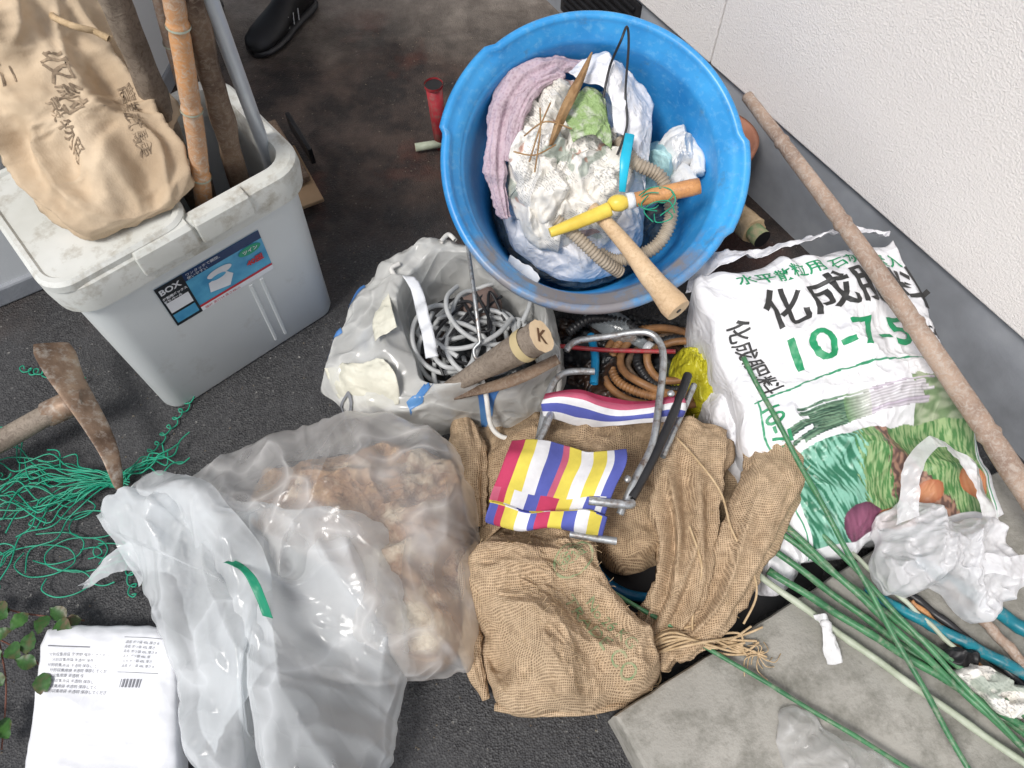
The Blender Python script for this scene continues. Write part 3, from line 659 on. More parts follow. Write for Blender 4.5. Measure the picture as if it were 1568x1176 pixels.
# ------------------------------------------------------------------ cable bag
cb=E('bag_of_cables')
cc=V((-.105,.86,0))
def angres(poly,c,N):
    P=cat([V((p[0],p[1],0)) for p in poly],10,True);A_=sorted([(math.atan2(p.y-c.y,p.x-c.x),(p-c).length) for p in P]);out=[]
    for k in range(N):
        th_=-math.pi+2*math.pi*k/N;j=0
        while j<len(A_) and A_[j][0]<th_: j+=1
        a0=A_[j-1];a1=A_[j%len(A_)];da=(a1[0]-a0[0])%(2*math.pi);f=((th_-a0[0])%(2*math.pi))/max(da,1e-6)
        rr=a0[1]+(a1[1]-a0[1])*min(f,1);out.append(V((c.x+rr*math.cos(th_),c.y+rr*math.sin(th_),0)))
    return out
out=[(-.408,.785),(-.390,.903),(-.332,1.036),(-.293,1.101),(-.221,1.150),(-.128,1.130),(-.036,1.082),(.053,1.017),(.095,.937),(.109,.853),(.107,.788),(.076,.733),(.008,.688),(-.112,.695),(-.218,.678),(-.300,.703),(-.357,.741)]
rim=[(-.226,.912),(-.205,.98),(-.15,1.03),(-.0606,1.015),(.0417,.939),(.07,.84),(.084,.763),(-.03,.712),(-.1556,.719),(-.2067,.824)]
N=280;RO=angres(out,cc,N);RI=angres(rim,cc,N)
rings=[]
def addring(fn,amp=1):
    ring=[]
    for k in range(N):
        p=fn(RO[k],RI[k]);w=rid(p,5.5,.030*amp,3)+crumple(p,7,.016*amp);nv=noise.noise_vector(p*14)
        ring.append(p+V((nv.x*.014,nv.y*.014,w+nv.z*.01)))
    rings.append(ring)
addring(lambda a_,b_:cc.lerp(a_,.9)+V((0,0,.004)),.2)
for i in range(34):
    f=i/33
    addring(lambda a_,b_:a_.lerp(b_,f**1.3)+V((0,0,.05+.16*math.sin(f*1.57))))
for i in range(14):
    f=(i+1)/14
    addring(lambda a_,b_:b_.lerp(cc.lerp(b_,.9),f)+V((0,0,.21-.15*f)))
bf=loft('bag_film',rings,FILM3,cb,False,False,split=False)
pillow('bag_contents',[(p[0]*.92+cc.x*.08,p[1]*.92+cc.y*.08) for p in rim],.03,.03,JUNK,cr=(16,.02),seed=6,parent=cb,N=160,R=30)
BGP=M('blue_grey_packet',(.30,.38,.50),.5,(.16,.22,.34),16,.5,30,.004,c3=(.55,.55,.50))
pillow('inner_newsprint',[(-.37,.79),(-.35,.90),(-.30,1.0),(-.25,.98),(-.25,.88),(-.24,.78),(-.28,.73)],.02,.11,BGP,cr=(14,.03),rg=(9,.02),seed=6,parent=cb,N=160,R=30)
PLAB=M('printed_paper',(.68,.66,.55),.5,(.60,.59,.50),10,.5,30,.005,ridge=12)
sheet('paper_packet',[[(-.385,.80,.13),(-.33,.79,.16),(-.25,.775,.20)],[(-.37,.765,.11),(-.31,.75,.15),(-.22,.74,.19)],[(-.35,.735,.08),(-.29,.715,.11),(-.22,.70,.14)]],PLAB,cb,12,12,(9,.02),3,thick=.001)
sheet('paper_strip',[[(-.225,.955,.235),(-.20,.90,.24),(-.18,.83,.235),(-.165,.765,.225)],[(-.205,.955,.235),(-.175,.90,.245),(-.155,.83,.24),(-.14,.765,.225)]],LWH,cb,10,4,(16,.012),5,thick=.001)
sheet('white_flap_a',[[(-.25,.93,.22),(-.24,.88,.235),(-.225,.83,.24)],[(-.27,.90,.20),(-.28,.86,.21),(-.27,.81,.21)]],PLAB,cb,10,10,(12,.014),6,thick=.001)
sheet('white_flap_b',[[(.0,1.01,.23),(.03,.98,.24),(.055,.94,.24)],[(-.02,.97,.22),(.005,.95,.23),(.03,.92,.23)]],LWH,cb,10,10,(14,.014),6,thick=.001)
for (x_,y_,w_,h_) in((-.40,.86,.05,.04),(-.35,.95,.045,.05),(-.20,.69,.10,.015),(-.06,.69,.08,.015)): decal('blue_print','',(x_,y_),.4,1,PBL,bf,cb,off=.002,shape=gridshape(w_,h_,14,14))
decal('bag_letters','DO',(-.36,.735),-1.1,.05,PGY,bf,cb,off=.004,bold=.001)
box('brown_box',(-.065,.94,.14),(.08,.06,.07),M('brown_box',(.20,.14,.12),.7),cb,rot=.5,bv=.012)
sp=[]
for i in range(20):
    c=V((-.09+random.uniform(-.045,.045),.86+random.uniform(-.05,.05),0));rx=random.uniform(.06,.12);ry=random.uniform(.04,.09);a0=random.uniform(0,6.3);L_=random.uniform(2.2,4.6);ro=random.uniform(0,3);pts=[];dz=random.uniform(0,.05)
    for k in range(8):
        a_=a0+L_*k/7;x=rx*math.cos(a_);y=ry*math.sin(a_)
        pts.append(c+V((x*math.cos(ro)-y*math.sin(ro),(x*math.sin(ro)+y*math.cos(ro))*.9,.135+dz+.02*math.sin(a_*1.3+i))))
    sp.append(pts)
curves('cables',sp,.0052,CABLE,cb)
sp=[[V((-.16+random.uniform(-.03,.12),.80+random.uniform(-.04,.12),.16)),V((-.13+random.uniform(-.03,.09),.83+random.uniform(-.04,.12),.19)),V((-.10+random.uniform(-.03,.09),.88+random.uniform(-.04,.1),.17))] for _ in range(7)]
curves('thin_cables',sp,.0032,DARK,cb)
curves('rope_handles',[[(-.06,.73,.21),(-.05,.70,.20),(-.04,.665,.13),(-.01,.65,.11),(.03,.665,.11),(.075,.695,.12),(.095,.75,.15),(.085,.79,.20)],[(-.235,.96,.22),(-.25,.985,.22),(-.235,1.0,.22)],[(-.15,1.05,.23),(-.135,1.07,.23),(-.12,1.055,.23)]],.005,WROPE,cb)
bt=E('wooden_mallet_handle')
q,r=interp([(-.135,.712,.185),(-.07,.716,.25),(-.02,.714,.305),(.02,.712,.35),(.05,.711,.382)],[.012,.019,.025,.028,.030],8)
tube('shaft',q,r,WOODG,bt,26,rn=.1,capmat=WOODC)
tube('yellow_wrap',[(.018,.7121,.347),(.03,.7117,.361)],.0303,M('tape',(.58,.47,.26),.6),bt,26,cap=False)
tt=(q[-1]-q[-3]).normalized();xx=V((1,.1,0));xx=(xx-tt*xx.dot(tt)).normalized();yy_=tt.cross(xx)
vs,fs=textmesh('K',.036,.05,align='CENTER',bold=.0008);mesh('letter',[q[-1]+tt*.001+xx*v.x+yy_*(v.y-.012) for v in vs],fs,M('burnt',(.14,.07,.035),.8),bt,False)
q,r=interp([(-.11,.70,.19),(0,.70,.25),(.085,.735,.27)],[.008,.013,.012]);tube('split_wood',q,r,WOODB,bt,10,rn=.3,flat=.5)
curves('steel_rod',[[(-.10,1.10,.24),(-.095,1.05,.25),(-.075,.90,.25),(-.063,.81,.21)],[(-.063,.81,.21),(-.075,.80,.20),(-.07,.785,.19),(-.055,.79,.19)]],.0042,STEEL)
# ------------------------------------------------------------------ burlap sacks
def fuzz(ob,parent,cnt,zlim=.03):
    vv=ob.data.vertices;sp=[]
    for _ in range(cnt):
        v=vv[random.randrange(len(vv))]
        if v.co.z<zlim: continue
        n=v.normal if v.normal.z>0 else -v.normal
        dx=V((random.uniform(-1,1),random.uniform(-1,1),random.uniform(-.1,.3))).normalized()*random.uniform(.005,.014)
        p=v.co+n*.0008;sp.append([p,p+dx*.5+n*random.uniform(.001,.004),p+dx+n*.001])
    curves('jute_fibres',sp,.00035,ROPEM,parent,n=3)
s3=E('burlap_sack')
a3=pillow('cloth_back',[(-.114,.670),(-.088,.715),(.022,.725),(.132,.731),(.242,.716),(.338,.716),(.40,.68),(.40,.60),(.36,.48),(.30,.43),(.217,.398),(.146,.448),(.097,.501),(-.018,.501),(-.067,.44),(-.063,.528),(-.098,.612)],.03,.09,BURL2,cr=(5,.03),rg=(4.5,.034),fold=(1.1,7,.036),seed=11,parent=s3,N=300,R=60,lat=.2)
sleeve('side_fold',[(-.10,.70,.10),(-.085,.64,.10),(-.075,.56,.08),(-.07,.49,.05)],[.02,.028,.024,.012],[.015,.02,.02,.01],BURL,s3,5,.006,.012,.006,NS=50)
fuzz(a3,s3,260)
s1=E('burlap_sack')
a1=pillow('cloth_front',[(-.055,.448),(-.012,.501),(.085,.505),(.146,.461),(.166,.373),(.228,.302),(.255,.212),(.200,.170),(.097,.153),(-.010,.157),(-.045,.212),(-.076,.302),(-.094,.398)],.035,.11,BURL,cr=(4,.03),rg=(4.5,.045,5),fold=(2.3,7,.058),seed=14,parent=s1,N=320,R=70,lat=.2,q=.5)
sleeve('mouth_hem',[(-.045,.18,.03),(-.07,.25,.05),(-.082,.33,.06),(-.085,.41,.06),(-.06,.45,.05)],[.010,.016,.018,.016,.01],[.01,.014,.016,.014,.01],BURL,s1,3,.004,.008,.005,NS=40)
sleeve('side_tuck',[(.16,.36,.08),(.19,.30,.09),(.225,.25,.07),(.235,.20,.04)],[.012,.02,.02,.01],[.01,.016,.016,.01],BURL,s1,9,.004,.008,.005,NS=40)
q,r=interp([(-.03,.165,.05),(.05,.155,.055),(.13,.157,.055),(.2,.17,.05)],[.006,.007,.007,.005]);tube('hem_seam',q,r,BURL,s1,12,rn=.4)
fuzz(a1,s1,320)
def ringshape(ri,ro,n=40,sy=.7):
    vs=[];fs=[]
    for k in range(n):
        a_=2*math.pi*k/n;vs+= [V((ri*math.cos(a_),ri*sy*math.sin(a_),0)),V((ro*math.cos(a_),ro*sy*math.sin(a_),0))]
    for k in range(n): fs.append((2*k,2*k+1,(2*k+3)%(2*n),(2*k+2)%(2*n)))
    return vs,fs
decal('print','',(.105,.385),.6,1,GREENF,a1,s1,shape=ringshape(.034,.038));decal('print','検査',(.083,.365),.6,.028,GREENF,a1,s1)
decal('print','TRADE CO',(.085,.32),-.9,.034,GREENF,a1,s1);decal('print','No.26 KG',(.125,.32),-.9,.026,GREENF,a1,s1)
s2=E('burlap_sack')
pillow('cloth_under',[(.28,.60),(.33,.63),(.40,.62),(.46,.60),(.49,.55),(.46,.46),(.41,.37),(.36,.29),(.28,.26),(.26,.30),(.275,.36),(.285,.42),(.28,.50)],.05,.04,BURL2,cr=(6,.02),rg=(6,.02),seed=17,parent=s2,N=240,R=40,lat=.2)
fa=sleeve('fold_a',[(.235,.245,.06),(.285,.32,.105),(.315,.41,.13),(.325,.50,.145),(.335,.58,.15),(.355,.65,.14)],[.035,.034,.042,.052,.058,.056],[.015,.03,.035,.035,.03,.022],BURL,s2,21,.022,.012,.007,NS=100,n=14)
fbb=sleeve('fold_b',[(.28,.245,.08),(.345,.31,.13),(.395,.39,.15),(.437,.47,.165),(.475,.54,.17),(.500,.60,.165)],[.022,.028,.036,.042,.045,.048],[.015,.03,.035,.04,.04,.036],BURL,s2,33,.014,.010,.006,NS=100,n=14,mouth=True,k1=7)
fuzz(fa,s2,160);fuzz(fbb,s2,160)
rp=[[(.30,.62,.19),(.335,.56,.205),(.37,.50,.20),(.38,.43,.20),(.41,.37,.18),(.42,.33,.15),(.40,.29,.12)],[(.31,.44,.19),(.325,.37,.18),(.31,.31,.15),(.31,.27,.13),(.34,.25,.12),(.40,.26,.11)]]
for i in range(12):
    rp.append([V((.20+random.uniform(0,.03),.245+random.uniform(-.01,.01),.06)),V((.28+random.uniform(-.02,.03),.265+random.uniform(-.02,.02),.12+random.uniform(0,.03))),V((.36+random.uniform(-.02,.03),.26+random.uniform(-.02,.02),.11)),V((.42+random.uniform(-.03,.03),.26+random.uniform(-.03,.03),.11))])
curves('tie_ropes',rp,.0021,ROPEM,s2)
sp=[]
for c_,z in(((.23,.20),.05),((.42,.24),.11),((.19,.25),.08),((.50,.62),.16)):
    for i in range(12):
        a_=random.uniform(0,6.3);l=random.uniform(.01,.03);p=V((*c_,z));sp.append([p,p+V((math.cos(a_)*l,math.sin(a_)*l,.005)),p+V((math.cos(a_+.6)*l*1.6,math.sin(a_+.6)*l*1.6,-.01))])
curves('frayed_threads',sp,.0009,ROPEM,s2)
# ------------------------------------------------------------------ folding stool
st=E('folding_stool')
def rod(name,pts,r=.008,mat=STEEL,n=8): return curves(name,[pts],r,mat,st,n=n)
rod('frame_far',[(.105,.785,.22),(.125,.803,.225),(.19,.812,.23),(.255,.815,.24),(.282,.795,.24),(.287,.75,.24),(.27,.66,.24),(.25,.575,.24),(.215,.51,.24),(.185,.45,.225)],.007)
rod('frame_low',[(.03,.56,.17),(.05,.61,.19),(.07,.70,.2),(.10,.745,.2),(.16,.75,.2)],.007)
rod('frame_side',[(.02,.55,.2),(.06,.62,.21),(.085,.70,.2)],.007)
rod('leg_b',[(.335,.73,.22),(.30,.65,.235),(.25,.55,.24),(.205,.475,.235)],.0085,DARK)
rod('leg_c',[(.35,.72,.2),(.31,.64,.21),(.27,.56,.22)],.006)
rod('bar_front',[(.10,.425,.195),(.18,.412,.195)],.007)
rod('bar_mid',[(.13,.465,.25),(.19,.458,.25),(.205,.462,.245)],.008)
for p in((.197,.50,.26),(.29,.67,.255)): ellip('rivet',p,(.007,.007,.005),STEEL,st,12)
cols=[(.50,.05,.12),(.74,.62,.10),(.78,.78,.80),(.10,.12,.42),(.78,.78,.80),(.55,.12,.20)]
SM=[M('stripe_%d'%i,c_,.8,tuple(x*.8 for x in c_),20,.6,250,.0008,spec=.2) for i,c_ in enumerate(cols)]
def cloth(name,rows,nu,nv,mats,seq):
    rows=[[V(p) for p in r] for r in rows];vs=[];fs=[];fm=[]
    lf=cat([r[0] for r in rows],12);rt=cat([r[1] for r in rows],12);L_=len(lf)
    for j in range(L_):
        for i in range(nu+1):
            f=i/nu;p=lf[j].lerp(rt[j],f);vs.append(p+V((0,0,.016*math.sin(f*7+j*.05)+.007*noise.noise(p*25)))+noise.noise_vector(p*20)*.003)
    for j in range(L_-1):
        for i in range(nu):
            a_=j*(nu+1)+i;fs.append((a_,a_+1,a_+nu+2,a_+nu+1));fm.append(seq(i/nu,j/(L_-1)))
    o=mesh(name,vs,fs,mats,st,True,None,fm);m=o.modifiers.new('so','SOLIDIFY');m.thickness=.0015;return o
def seq(u,v):
    if u>.965: return 3
    if v<.36: rowt=[0,0,1,1,2,2,3,3,5,1,1,2,2,1,1,2,3,3]
    elif v<.50: rowt=[5,0,1,2,2,3,3,0,0,0,1,1,2,2,3,3,2,3]
    elif v<.66: rowt=[1,1,2,2,3,3,1,1,2,5,5,1,1,2,2,1,3,3]
    else: rowt=[3,0,1,1,2,2,3,0,0,1,1,3,3,2,2,1,1,3]
    return rowt[int(u*17.99)]
cloth('striped_seat',[((.0,.585,.235),(.20,.56,.24)),((-.01,.545,.255),(.195,.525,.255)),((-.028,.495,.245),(.17,.475,.245)),((-.038,.47,.222),(.16,.448,.222)),((-.036,.462,.235),(.162,.44,.235)),((-.045,.44,.215),(.158,.420,.215)),((-.035,.445,.19),(.158,.424,.19))],72,10,SM,seq)
def seq2(u,v): return [0,5,2,3,2][min(int(v*5),4)]
cloth('striped_far',[((.065,.70,.20),(.315,.69,.20)),((.06,.675,.225),(.32,.665,.22)),((.055,.66,.215),(.32,.645,.21)),((.06,.65,.18),(.31,.64,.18))],30,10,SM,seq2)
# ------------------------------------------------------------------ fertilizer bag
fb=E('fertilizer_bag')
TL,TR,BR,BL=V((.361,.912,.275)),V((.772,1.005,.27)),V((.920,.485,.12)),V((.517,.393,.12))
def S(u,v):
    p=TL.lerp(TR,u).lerp(BL.lerp(BR,u),v)
    uu=max(0,min(1,u));vv=max(0,min(1,v))
    bul=(max(0,4*uu*(1-uu))**.6)*(max(0,4*vv*(1-vv))**.5)
    P=V((u*.43,v*.6,.3))
    w=rid(P,5,.018,4)+.016*(1-2.5*abs(noise.noise(V((u*1.6+v*.5,v*5-u*1.5,7)))))+crumple(P,9,.016)
    w+=.012*math.exp(-v*9)*math.sin(u*38+noise.noise(V((u*4,0,0)))*4)
    ed=noise.noise_vector(V((u*6,v*6,2)))
    out_=V((ed.x,ed.y,0))*.022*(1-bul)
    sw=.015*math.sin(math.pi*vv)*(2*u-1)
    return p+V((sw,sw*.25,.07*bul+w*(.45+.55*bul)))+out_
def mixc(a,b,f): f=max(0,min(1,f));return tuple(x+(y-x)*f for x,y in zip(a,b))
def hsh(i,s=0): x=math.sin(i*12.9898+s*78.233)*43758.5453;return x-math.floor(x)
def stp(x,k=4): return max(0,min(1,.5+x*k))
def colf(u,v):
    n=noise.noise(V((u*30,v*30,0)))
    W=(.78,.78,.80)
    c=mixc(W,(.64,.65,.69),noise.noise(V((u*6,v*8,9)))*.9)
    vl=.50-.03*math.sin(u*3.1)
    if v<.03: return mixc(c,(.55,.55,.57),.6)
    if abs(v-vl)<.0035 and .04<u<.97: return (.03,.25,.12)
    if (abs(u-.055)<.004 or abs(u-.965)<.004) and v>vl: return (.03,.28,.13)
    if v>vl+.05 and .075<u<.95 and v<.975:
        a=(v-vl-.05)/(.975-vl-.05)
        hz=.33+.05*noise.noise(V((u*6,0,1)))-.14*max(0,u-.55)
        if a<hz:
            g=c
            if u>.68 and a>.02+.1*noise.noise(V((u*20,0,2))): g=mixc((.16,.24,.12),(.36,.42,.28),stp(noise.noise(V((u*20,v*60,4))),2))
        else:
            bl_=noise.noise(V((u*120+v*20,v*26,3)))
            g=mixc((.07,.20,.06),(.30,.42,.20),stp(bl_,3))
            b_=abs(u-.50-.20*(a-.4))-(.02+.13*(a-.3))
            if b_<.03*bl_: g=mixc((.12,.07,.06),(.36,.21,.15),stp(noise.noise(V((u*60,v*60,8))),3))
            cl=noise.noise(V((u*90-v*35,v*16,6)))
            if u<.36-.10*(a-.5)+.06*cl: g=mixc((.03,.16,.09),(.22,.47,.36),stp(cl,4))
        lx=(u-.12)/.70
        lc=.20-.08*lx;hw=.12-.05*max(0,min(1,lx*2))
        t_=(a-lc)/hw
        if -1.3<t_<1.3 and 0<lx<1:
            q_=t_*4+.6*noise.noise(V((u*5,a*2,2)));i_=math.floor(q_);fr=q_-i_
            s0=.02+.12*hsh(i_);s1=.86+.12*hsh(i_,2)
            if s0<lx<s1 and abs(t_)<.75+.5*hsh(i_,5):
                sh=.45+.55*(1-abs(2*fr-1))
                if lx<.36: k_=mixc((.03,.09,.06),(.20,.34,.22),stp(noise.noise(V((u*8,q_*3,5))),2))
                elif lx<.52: k_=mixc((.16,.30,.14),(.72,.72,.68),(lx-.36)/.16)
                else: k_=mixc((.76,.74,.76),(.62,.54,.64),hsh(i_,7))
                g=tuple(x*sh for x in k_)
        for (ou,oa,ru,ra,c1,c2) in((.30,.92,.10,.13,(.10,.03,.06),(.24,.08,.14)),(.45,.98,.09,.12,(.36,.12,.06),(.50,.22,.11)),(.86,.80,.09,.13,(.46,.15,.06),(.64,.30,.15)),(.62,.82,.06,.08,(.40,.14,.07),(.54,.25,.13))):
            dd=((u-ou)/ru)**2+((a-oa)/ra)**2+.15*noise.noise(V((u*20,v*20,1)))
            if dd<1: g=mixc(c2,c1,dd+.6*noise.noise(V((u*60,v*4,4))))
        return g
    return c
NU,NV=270,360
vs=[S(i/NU,j/NV) for j in range(NV+1) for i in range(NU+1)];colsv=[colf(i/NU,j/NV) for j in range(NV+1) for i in range(NU+1)]
fs=[(j*(NU+1)+i,j*(NU+1)+i+1,(j+1)*(NU+1)+i+1,(j+1)*(NU+1)+i) for j in range(NV) for i in range(NU)]
per_i=[i for i in range(NU+1)]+[j*(NU+1)+NU for j in range(1,NV+1)]+[NV*(NU+1)+i for i in range(NU-1,-1,-1)]+[j*(NU+1) for j in range(NV-1,0,-1)]
cen=V((.645,.70,0));b0=len(vs)
for q_ in(0,1):
    for i in per_i:
        p=vs[i];f=(.03 if q_==0 else .10);w=p.lerp(V((cen.x,cen.y,p.z)),f);zz_=(p.z*.6 if q_==0 else .0)
        vs.append(V((w.x,w.y,zz_)));colsv.append((.66,.67,.70))
L_=len(per_i)
for k in range(L_):
    k2=(k+1)%L_;fs.append((per_i[k],per_i[k2],b0+k2,b0+k));fs.append((b0+k,b0+k2,b0+L_+k2,b0+L_+k))
BM=attrmat('fert_print',.36,.5,.005)
ob=mesh('bag_body',vs,fs,BM,fb);ca_=ob.data.color_attributes.new('Col','FLOAT_COLOR','POINT')
buf=[];[buf.extend((*c_,1)) for c_ in colsv];ca_.data.foreach_set('color',buf)
def btext(s,u,v,size,mat,bold=0,rot=0,sx=1,name='print'):
    vs_,fs_=textmesh(s,size,.008,bold=bold);o=[]
    ca,sa=math.cos(rot),math.sin(rot)
    for w in vs_:
        x=w.x*sx*ca-w.y*sa;y=w.x*sx*sa+w.y*ca
        p=S(u+x/.43,v-y/.585);o.append(p+V((-.0004,-.0008,.0020)))
    mesh(name,o,fs_,mat,fb)
btext('化成肥料',.20,.265,.090,BLK,.0014,.05)
btext('10-7-5',.22,.43,.090,GRN,.0012,.03,1.05)
btext('水平散粒用 石灰窒素入',.16,.10,.034,GRN,.0004)
btext('MG4',.82,.40,.030,BLK,.0004);btext('BB48',.82,.45,.030,BLK,.0004)
btext('化成肥料',.055,.20,.042,BLK,.0006,-1.45);btext('10-7-5',.055,.52,.042,GRN,.0006,-1.45)
pillow('side_gusset',[(.385,.85),(.43,.82),(.475,.7),(.52,.55),(.535,.42),(.515,.37),(.470,.36),(.455,.45),(.44,.55),(.41,.65),(.385,.75)],.06,.07,WPLA,cr=(12,.025),rg=(9,.02),fold=(1.3,18,.02),seed=23,parent=fb,N=180,R=30)
sheet('top_flap',[[(.345,.91,.25),(.37,.965,.265),(.45,.985,.28),(.55,.995,.29),(.66,1.025,.295),(.77,1.03,.28)],[(.36,.91,.25),(.40,.935,.28),(.47,.955,.305),(.56,.97,.31),(.66,1.0,.315),(.76,1.01,.29)]],WPLA,fb,16,10,(14,.018),25,thick=.001)
# ------------------------------------------------------------------ bamboo pole over the bag
bp=[V((.490,1.30,.395)),V((.6227,.922,.395)),V((.783,.635,.31)),V((.900,.440,.235)),V((1.0,.27,.17))]
q=resample(cat(bp,40),260,False);rr=[]
for i,p in enumerate(q):
    f=i/259;r=.0125+.0095*f;ph=(f*5.3+.35)%1;dd=min(ph,1-ph)/5.3*1.3
    rr.append(r*(1+.16*math.exp(-(dd/.006)**2)-.07*math.exp(-((dd-.013)/.006)**2)))
e=E('bamboo_pole');tube('culm',q,rr,BAMB,e,22,rn=.06,capmat=WOODC)
e=E('bamboo_stub');tube('culm',[(.93,.60,.06),(.985,.53,.05),(1.06,.43,.05)],.014,BAMB,e,16,capmat=BLACK)
# ------------------------------------------------------------------ white shopping bag
sb=E('white_shopping_bag')
SHOP=film('shopping_bag_film',(.88,.88,.90),.60,.85,.3,10,.8,line=.15,face=.2,bd=.008)
pillow('bag_body',[(.640,.43),(.656,.47),(.70,.485),(.744,.454),(.79,.45),(.831,.442),(.861,.386),(.85,.33),(.815,.299),(.78,.285),(.756,.299),(.717,.347),(.68,.33),(.636,.331),(.622,.37)],.185,.045,SHOP,cr=(12,.02),rg=(8,.032),fold=(.5,14,.02),seed=31,parent=sb,N=280,R=50,zb=.14,edge=.014,lat=.3)
sheet('handle_a',[[(.655,.43,.22),(.675,.52,.245),(.72,.575,.26),(.76,.575,.26),(.805,.53,.245),(.84,.44,.21)],[(.69,.44,.24),(.70,.51,.26),(.73,.552,.27),(.755,.553,.27),(.785,.51,.255),(.805,.44,.22)]],SHOP,sb,14,10,(16,.012),3)
sheet('handle_b',[[(.735,.35,.22),(.77,.375,.24),(.81,.37,.24),(.87,.385,.22)],[(.75,.33,.22),(.775,.345,.24),(.815,.335,.24),(.865,.34,.22)]],SHOP,sb,12,8,(16,.012),5)
# ------------------------------------------------------------------ garden stakes
gs=E('garden_stakes')
def stake(a_,b_,r,mat,z0=.14,z1=.13,ext=.35,name='stake'):
    a_=V((*a_,z0));b_=V((*b_,z1));b2=b_+(b_-a_)*ext;n=32
    pts=[a_.lerp(b2,i/n)+V((0,0,.002*math.sin(i+a_.x*50)))+V((.7,.7,0))*.004*math.sin(i/n*3.1+a_.x*9) for i in range(n+1)]
    tube(name,pts,[r*(1+(.12 if i%5==0 else 0)) for i in range(n+1)],mat,gs,10)
stake((.43,.74),(.707,.067),.0045,GST,.27,.14,.1)
stake((.483,.465),(.807,.10),.006,GST,.16,.13);stake((.418,.393),(.801,.081),.006,PST,.125,.125)
stake((.133,.370),(.626,.067),.0038,GST,.11,.125);stake((.456,.381),(.817,.128),.0065,GST,.135,.13);stake((.449,.478),(.824,.147),.0055,GST,.15,.13)
stake((.50,.52),(.82,.07),.0045,GST,.16,.14);stake((.47,.43),(.83,.115),.006,GST,.12,.115)
stake((.621,.347),(.858,.200),.010,TEAL,.125,.125);stake((.76,.355),(.851,.227),.009,BAMB,.13,.13);stake((.68,.36),(.83,.21),.007,DARK,.12,.115)
stake((.70,.33),(.80,.20),.006,WOODO,.118,.112,.2);stake((.60,.42),(.74,.25),.004,PST,.14,.13,.2);stake((.72,.40),(.90,.26),.012,TEAL,.13,.12)
e=E('cloth_strip')
sheet('strip',[[(.515,.30,.14),(.53,.297,.15),(.54,.285,.145)],[(.522,.283,.14),(.53,.281,.148),(.538,.279,.14)],[(.528,.255,.125),(.540,.253,.132),(.55,.255,.125)],[(.538,.228,.112),(.548,.226,.118),(.558,.229,.112)]],CLOTHW,e,8,8,(24,.010),3,thick=.0015)
ellip('knot',(.529,.284,.150),(.009,.007,.007),CLOTHW,e,16)
pillow('crumpled_newspaper',[(.73,.21),(.77,.225),(.82,.20),(.85,.15),(.80,.135),(.77,.17)],.115,.035,NEWS,cr=(26,.03),rg=(18,.02),seed=3,N=140,R=24,zb=.10,edge=.012)
pillow('black_plastic_scrap',[(.72,.235),(.75,.25),(.79,.24),(.78,.22),(.74,.215)],.115,.02,BLACK,cr=(30,.025),seed=3,N=90,R=16,zb=.10)
pillow('clear_plastic_wrap',[(.44,.15),(.49,.155),(.53,.11),(.60,.08),(.64,.03),(.66,-.06),(.45,-.06),(.43,.05)],.11,.04,FILM,cr=(12,.02),rg=(7,.03),seed=33,N=180,R=36,zb=.10,edge=.01)
# ------------------------------------------------------------------ big clear bags
cbg=E('clear_rubbish_bag')
A_=[(-.636,.538),(-.574,.615),(-.462,.666),(-.303,.688),(-.181,.683),(-.112,.643),(-.076,.551),(-.061,.432),(-.065,.254),(-.096,.216),(-.182,.202),(-.325,.210),(-.479,.299),(-.599,.420)]
pillow('husks',[(-.52,.58),(-.42,.63),(-.30,.66),(-.18,.655),(-.12,.62),(-.085,.54),(-.075,.43),(-.08,.28),(-.13,.225),(-.2,.23),(-.24,.31),(-.33,.40),(-.44,.46),(-.52,.51)],.02,.14,BROWNC,cr=(9,.06),rg=(7,.04),seed=41,parent=cbg,N=240,R=50)
pillow('bag_film',A_,.05,.18,FILM,cr=(4,.03),rg=(3.5,.045,3),fold=(1.2,7,.035),seed=43,parent=cbg,N=360,R=80,q=.5,edge=.010,lat=.2)
fbg=E('milky_plastic_bag')
Bp=[(-.768,.480),(-.738,.521),(-.66,.528),(-.56,.53),(-.47,.50),(-.36,.48),(-.26,.49),(-.19,.45),(-.172,.405),(-.170,.289),(-.180,.182),(-.203,.069),(-.229,.0),(-.353,-.03),(-.40,.05),(-.41,.142),(-.437,.165),(-.425,.09),(-.43,.04),(-.475,.05),(-.528,.085),(-.56,.18),(-.64,.30),(-.67,.36),(-.70,.42)]
pillow('film',Bp,.06,.12,FILM2,cr=(4,.03),rg=(3.2,.06,3),fold=(-1.0,5.5,.065),seed=47,parent=fbg,N=380,R=90,q=.6,edge=.012,center=(-.40,.30),zb=.02,lat=.2)
sheet('mouth_flap',[[(-.775,.49,.10),(-.69,.54,.15),(-.59,.53,.20),(-.50,.475,.25),(-.43,.40,.26),(-.385,.32,.25),(-.36,.22,.22)],[(-.745,.46,.13),(-.67,.50,.19),(-.58,.49,.24),(-.51,.43,.27),(-.45,.36,.27),(-.41,.28,.25),(-.39,.18,.21)],[(-.715,.42,.10),(-.65,.45,.14),(-.58,.44,.19),(-.53,.38,.21),(-.49,.31,.22),(-.46,.22,.20),(-.44,.13,.16)],[(-.70,.37,.06),(-.65,.39,.09),(-.60,.37,.12),(-.56,.31,.15),(-.53,.24,.16),(-.51,.17,.14),(-.49,.09,.10)]],FILM2,fbg,14,14,(5,.03,3),9)
sheet('torn_tail',[[(-.70,.46,.09),(-.75,.42,.08),(-.81,.37,.05)],[(-.70,.43,.09),(-.75,.405,.085),(-.80,.375,.05)],[(-.69,.40,.06),(-.745,.39,.07),(-.80,.368,.045)]],FILM2,fbg,8,6,(16,.01),5)
